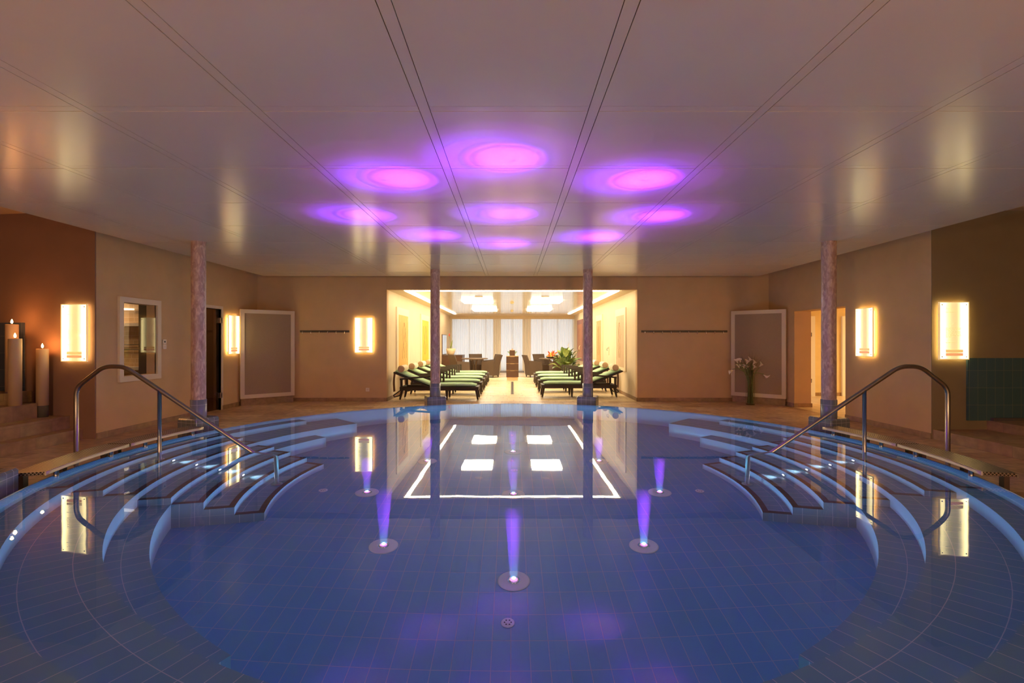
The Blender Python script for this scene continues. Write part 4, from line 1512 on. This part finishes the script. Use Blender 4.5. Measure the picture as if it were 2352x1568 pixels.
MB().sphere((-.065, 0, .62), .07, 12, 9, sq=(.35, .35, 1)).build('bract', M['petal_red'], t)
for (ax, hz) in ((.02, .36), (.06, .40), (-.02, .12)):
    m = MB()
    m.grid(lambda i, j: (ax * 1.2 * (j / 6) + (-.02 + .04 * i / 2) * (1 - .8 * abs(j / 6 - .4)), .012 * (1 if i == 1 else 0), hz * j / 6), 3, 7)
    m.build('leaf', M['leaf_light'], t)

# ---- tables and wicker armchairs
def table(x, y, r, label):
    t = thing('round_table', label, 'table', (x, y, 0), 0, 'round brown lounge tables')
    MB().lathe([(0, .70), (r - .03, .70), (r, .715), (r, .735), (r - .01, .742), (0, .742)], 40, caps=False).build('table_top', M['table_wood'], t)
    for sx in (-1, 1):
        MB().tube(bezier([(sx * .11, 0, .03), (sx * .055, 0, .25), (sx * .05, 0, .5), (sx * .10, 0, .70)], 5), .032, 10).build('leg', M['table_wood'], t)
    MB().box(-.28, .28, -.05, .05, 0, .035).build('foot', M['table_wood'], t)
    MB().box(-.05, .05, -.28, .28, 0, .034).build('foot', M['table_wood'], t)
    return t
table(-1.52, 20.6, .54, 'round brown table on the sideboard side of the lounge')
table(1.62, 20.6, .52, 'round brown table on the plant side of the lounge')
def make_chair():
    """local: facing +x, origin on the floor in the middle"""
    t = thing('wicker_armchair', '', 'armchair', (0, 0, 0), 0, 'brown wicker armchairs at the lounge tables')
    MB().box(-.22, .26, -.23, .23, .10, .44).build('seat', M['wicker'], t)
    m = MB()
    def fn(i, j):
        v = j / 7
        z = .08 + .80 * v
        x = -.24 - .16 * v ** 2.2 - .02
        return (x + (.055 if i in (2, 3) else 0), (-.29, .29, .27, -.27)[i] * (1 - .10 * (1 - v)), z)
    m.grid(fn, 4, 8, closed_u=True, smooth=False)
    m.face([fn(i, 7) for i in range(4)])
    m.build('backrest', M['wicker'], t)
    for sy in (-1, 1):
        m = MB()
        y0, y1 = (sy * .23, sy * .29) if sy > 0 else (sy * .29, sy * .23)
        m.hexa([(-.26, y0, .10), (.27, y0, .10), (.27, y1, .10), (-.26, y1, .10)], [(-.30, y0, .66), (.25, y0, .62), (.25, y1, .62), (-.30, y1, .66)])
        m.build('armrest', M['wicker'], t)
    for sx in (-1, 1):
        for sy in (-1, 1):
            m = MB()
            x, y = sx * .23, sy * .245
            m.hexa([(x - .014, y - .014, 0), (x + .014, y - .014, 0), (x + .014, y + .014, 0), (x - .014, y + .014, 0)], [(x - .026, y - .026, .101), (x + .026, y - .026, .101), (x + .026, y + .026, .101), (x - .026, y + .026, .101)])
            m.build('leg', M['wicker'], t)
    return t
ch0 = make_chair()
spots = [(-2.02, 19.75, .6, 'brown wicker armchair in front of the walnut sideboard'), (-1.50, 21.55, -1.35, 'brown wicker armchair behind the table on the sideboard side'), (-.86, 20.05, 2.75, 'brown wicker armchair beside the drawer cabinet, turned to the sideboard'), (-.93, 21.1, -2.7, 'brown wicker armchair half hidden behind the cabinet side chair'),
         (.87, 20.2, .3, 'brown wicker armchair beside the drawer cabinet, turned to the plant'), (1.32, 21.5, -1.1, 'brown wicker armchair under the fruit bowl at the far table edge'), (1.80, 19.75, 1.75, 'brown wicker armchair half hidden behind the large plant')]
for i, (x, y, rz, lab) in enumerate(spots):
    if i == 0:
        ch0.location = (x, y, 0)
        ch0.rotation_euler = (0, 0, rz)
        ch0['label'] = lab
    else:
        dup(ch0, (x, y, 0), rz, lab)

# fruit bowl on the far table
BX, BY = 1.60, 20.45
t = thing('fruit_bowl', 'shallow woven bowl of fruit on the plant side table', 'bowl', (BX, BY, .743))
MB().lathe([(0, 0), (.12, 0), (.19, .02), (.25, .065), (.24, .07), (.18, .03), (.10, .012), (0, .012)], 28, caps=False).build('bowl', M['wicker'], t)
fr0 = {}
n = 0
for ring_, (rr, zz, cnt) in enumerate(((.165, .118, 11), (.085, .125, 6), (.11, .185, 7), (.03, .235, 3))):
    for k in range(cnt):
        a = 2 * PI * k / cnt + ring_ * .4
        red = (k + ring_) % 2
        mname = 'fruit_red' if red else 'fruit_orange'
        if mname not in fr0:
            b_ = bpy.data.meshes.new('fruit')
            o = MB().sphere((0, 0, 0), .045, 14, 10).build('fruit', M[mname])
            fr0[mname] = o
        else:
            o = fr0[mname].copy()
            COL.objects.link(o)
        o.location = (BX + rr * math.cos(a), BY + rr * math.sin(a), .743 + zz - .045)
        tag(o, 'small round red fruit heaped in the woven bowl' if red else 'small round orange fruit heaped in the woven bowl', 'fruit', 'red fruit in the bowl' if red else 'orange fruit in the bowl')
m = MB()
for k in range(9):
    a = random.uniform(0, 2 * PI)
    rr = random.uniform(.02, .1)
    base = Vector((rr * math.cos(a), rr * math.sin(a), .16))
    tip = base + Vector((random.uniform(-.12, .20), random.uniform(-.1, .1), random.uniform(.08, .18)))
    side_ = (tip - base).cross(Vector((0, 1, 0))).normalized() * .03
    m.face([base, base.lerp(tip, .5) + side_, tip, base.lerp(tip, .5) - side_])
o = m.build('dried_leaves', M['fruit_red'], merge=None)
o.location = (BX, BY, .743)
o['kind'] = 'stuff'
tag(o, 'rusty dried leaves on top of the fruit bowl', 'leaves')

# ---- large leafy plant
t = thing('peace_lily', 'large leafy green potted plant with white blooms behind the loungers', 'plant', (2.0, 18.6, 0))
MB().lathe([(0, 0), (.16, 0), (.20, .30), (.21, .34), (.19, .34), (.18, .30), (0, .29)], 28, caps=False).build('pot', M['ceramic'], t)
rnd = random.Random(3)
def leafm(base, tip, w, bend):
    base, tip = Vector(base), Vector(tip)
    d = tip - base
    s_ = d.cross(Vector((0, 0, 1)))
    if s_.length < 1e-3:
        s_ = Vector((1, 0, 0))
    s_.normalize()
    up = s_.cross(d).normalized()
    m = MB()
    def fn(i, j):
        v = j / 7
        ww = w * math.sin(PI * min(1, v * .92 + .06)) ** .8
        c_ = base + d * v + up * bend * math.sin(PI * v * .9)
        return c_ + s_ * ww * (i - 1) - up * (.25 * ww if i == 1 else 0)
    m.grid(fn, 3, 8)
    return m
for k in range(46):
    a = 2 * PI * k / 46 * 5.3 + rnd.uniform(-.3, .3)
    lvl = rnd.random()
    ln = rnd.uniform(.40, .66)
    el = R(78 - 66 * (1 - lvl) + rnd.uniform(-12, 12))
    b = Vector((.06 * math.cos(a), .06 * math.sin(a), .34 + .30 * lvl))
    e = b + Vector((math.cos(a) * math.cos(el), math.sin(a) * math.cos(el), math.sin(el))) * ln * 1.05
    e.z = max(e.z, .30)
    st = b.lerp(e, .38) + Vector((0, 0, .06))
    lf_ = leafm(st, e, rnd.uniform(.10, .15), rnd.uniform(.06, .13)).build('leaf', M['leaf'] if k % 4 else M['leaf_light'], t)
    MB().tube(bezier([(b.x * .5, b.y * .5, .30), b, st], 4), .007, 6).build('stalk', M['stem'], lf_)
for (dx, dy, z) in ((.46, -.1, 1.12), (.38, .05, .95), (-.30, -.15, .82), (.05, -.2, 1.20)):
    bl = MB()
    bl.tube(bezier([(dx * .15, dy * .2, .34), (dx * .6, dy * .7, z * .75), (dx, dy, z)], 5), .006, 6)
    so = bl.build('flower_stalk', M['stem'], t)
    leafm((dx, dy, z), (dx + .05, dy - .02, z + .17), .05, .03).build('bloom', M['calla'], so)

# ---- drawer cabinet, box, bowl, candle
t = thing('drawer_cabinet', 'narrow walnut cabinet of three drawers in the middle of the lounge', 'cabinet', (0.015, 18.45, 0))
MB().box(-.205, .205, .02, .44, 0, .115).build('plinth', M['wood_line'], t)
MB().box(-.222, .222, .012, .46, .115, .878).build('body', M['wood_line'], t)
for k in range(3):
    z = .118 + .256 * k
    d_ = MB().box(-.224, .224, -.012, .012, z, z + .236).build('drawer', M['wood'], t)
    MB().box(-.08, .08, -.020, -.012, z + .226, z + .234).build('grip', M['wood_line'], d_)
MB().box(-.226, .226, -.012, .464, .878, .893).build('top', M['wood_line'], t)
t = thing('wooden_box', 'small walnut box standing on the drawer cabinet', 'box', (.01, 18.56, .8935))
MB().box(-.10, .10, 0, .2, 0, .20).build('body', M['wood'], t)
MB().box(-.103, .103, -.003, .203, .20, .215).build('lid', M['wood_line'], t)
t = thing('small_candle', 'little pale candle on the walnut box', 'candle', (.01, 18.66, 1.109))
MB().lathe([(0, 0), (.022, 0), (.022, .05), (0, .05)], 14, caps=False).build('wax', M['wax'], t)
MB().tube([(0, 0, .05), (0, 0, .068)], .002, 5).build('wick', M['wick'], t)
t = tag(MB().lathe([(0, 0), (.06, 0), (.14, .07), (.215, .155), (.208, .155), (.13, .075), (.055, .01), (0, .01)], 28, caps=False).build('glass_bowl', M['bowl_glass']), 'pale flared glass bowl behind the walnut box', 'bowl')
t.location = (.012, 18.835, .8935)
t.scale = (.9, .3, 1)

# ---- floor mat and slotted drain
t = thing('floor_mat', 'grey door mat in front of the middle curtain', 'mat', (0, 23.7, .001))
MB().box(-.53, .53, -.62, .45, 0, .012).build('pile', M['mat'], t)
m = MB()
for (a, b, c, d_) in ((-.56, .56, -.65, -.62), (-.56, .56, .45, .48), (-.56, -.53, -.62, .45), (.53, .56, -.62, .45)):
    m.box(a, b, c, d_, 0, .01)
m.build('border', M['black'], t)
t = thing('slotted_drain', 'slim slotted metal drain set into the lounge floor', 'drain', (.01, 15.7, .0005))
m = MB()
m.box(-.045, -.025, -2.1, 2.1, 0, .004)
m.box(.025, .045, -2.1, 2.1, 0, .004)
for k in range(43):
    y = -2.1 + 4.2 * k / 42
    m.box(-.025, .025, y - .018, y + .018, 0, .0038)
m.build('grate', M['steel'], t, merge=None)
MB().box(-.025, .025, -2.1, 2.1, 0, .001).build('channel', M['black'], t)

# ================================================================== ADDED ROOM LIGHTS
# unseen area lights added behind the camera for warm ambient light
light('AREA', 'hall_fill', (-3.2, -2.0, 1.7), 122, (1., .61, .31), .8, (R(90), 0, 0))
light('AREA', 'hall_fill', (3.2, -2.0, 1.7), 122, (1., .61, .31), .8, (R(90), 0, 0))
# underwater lamps in the pool wall
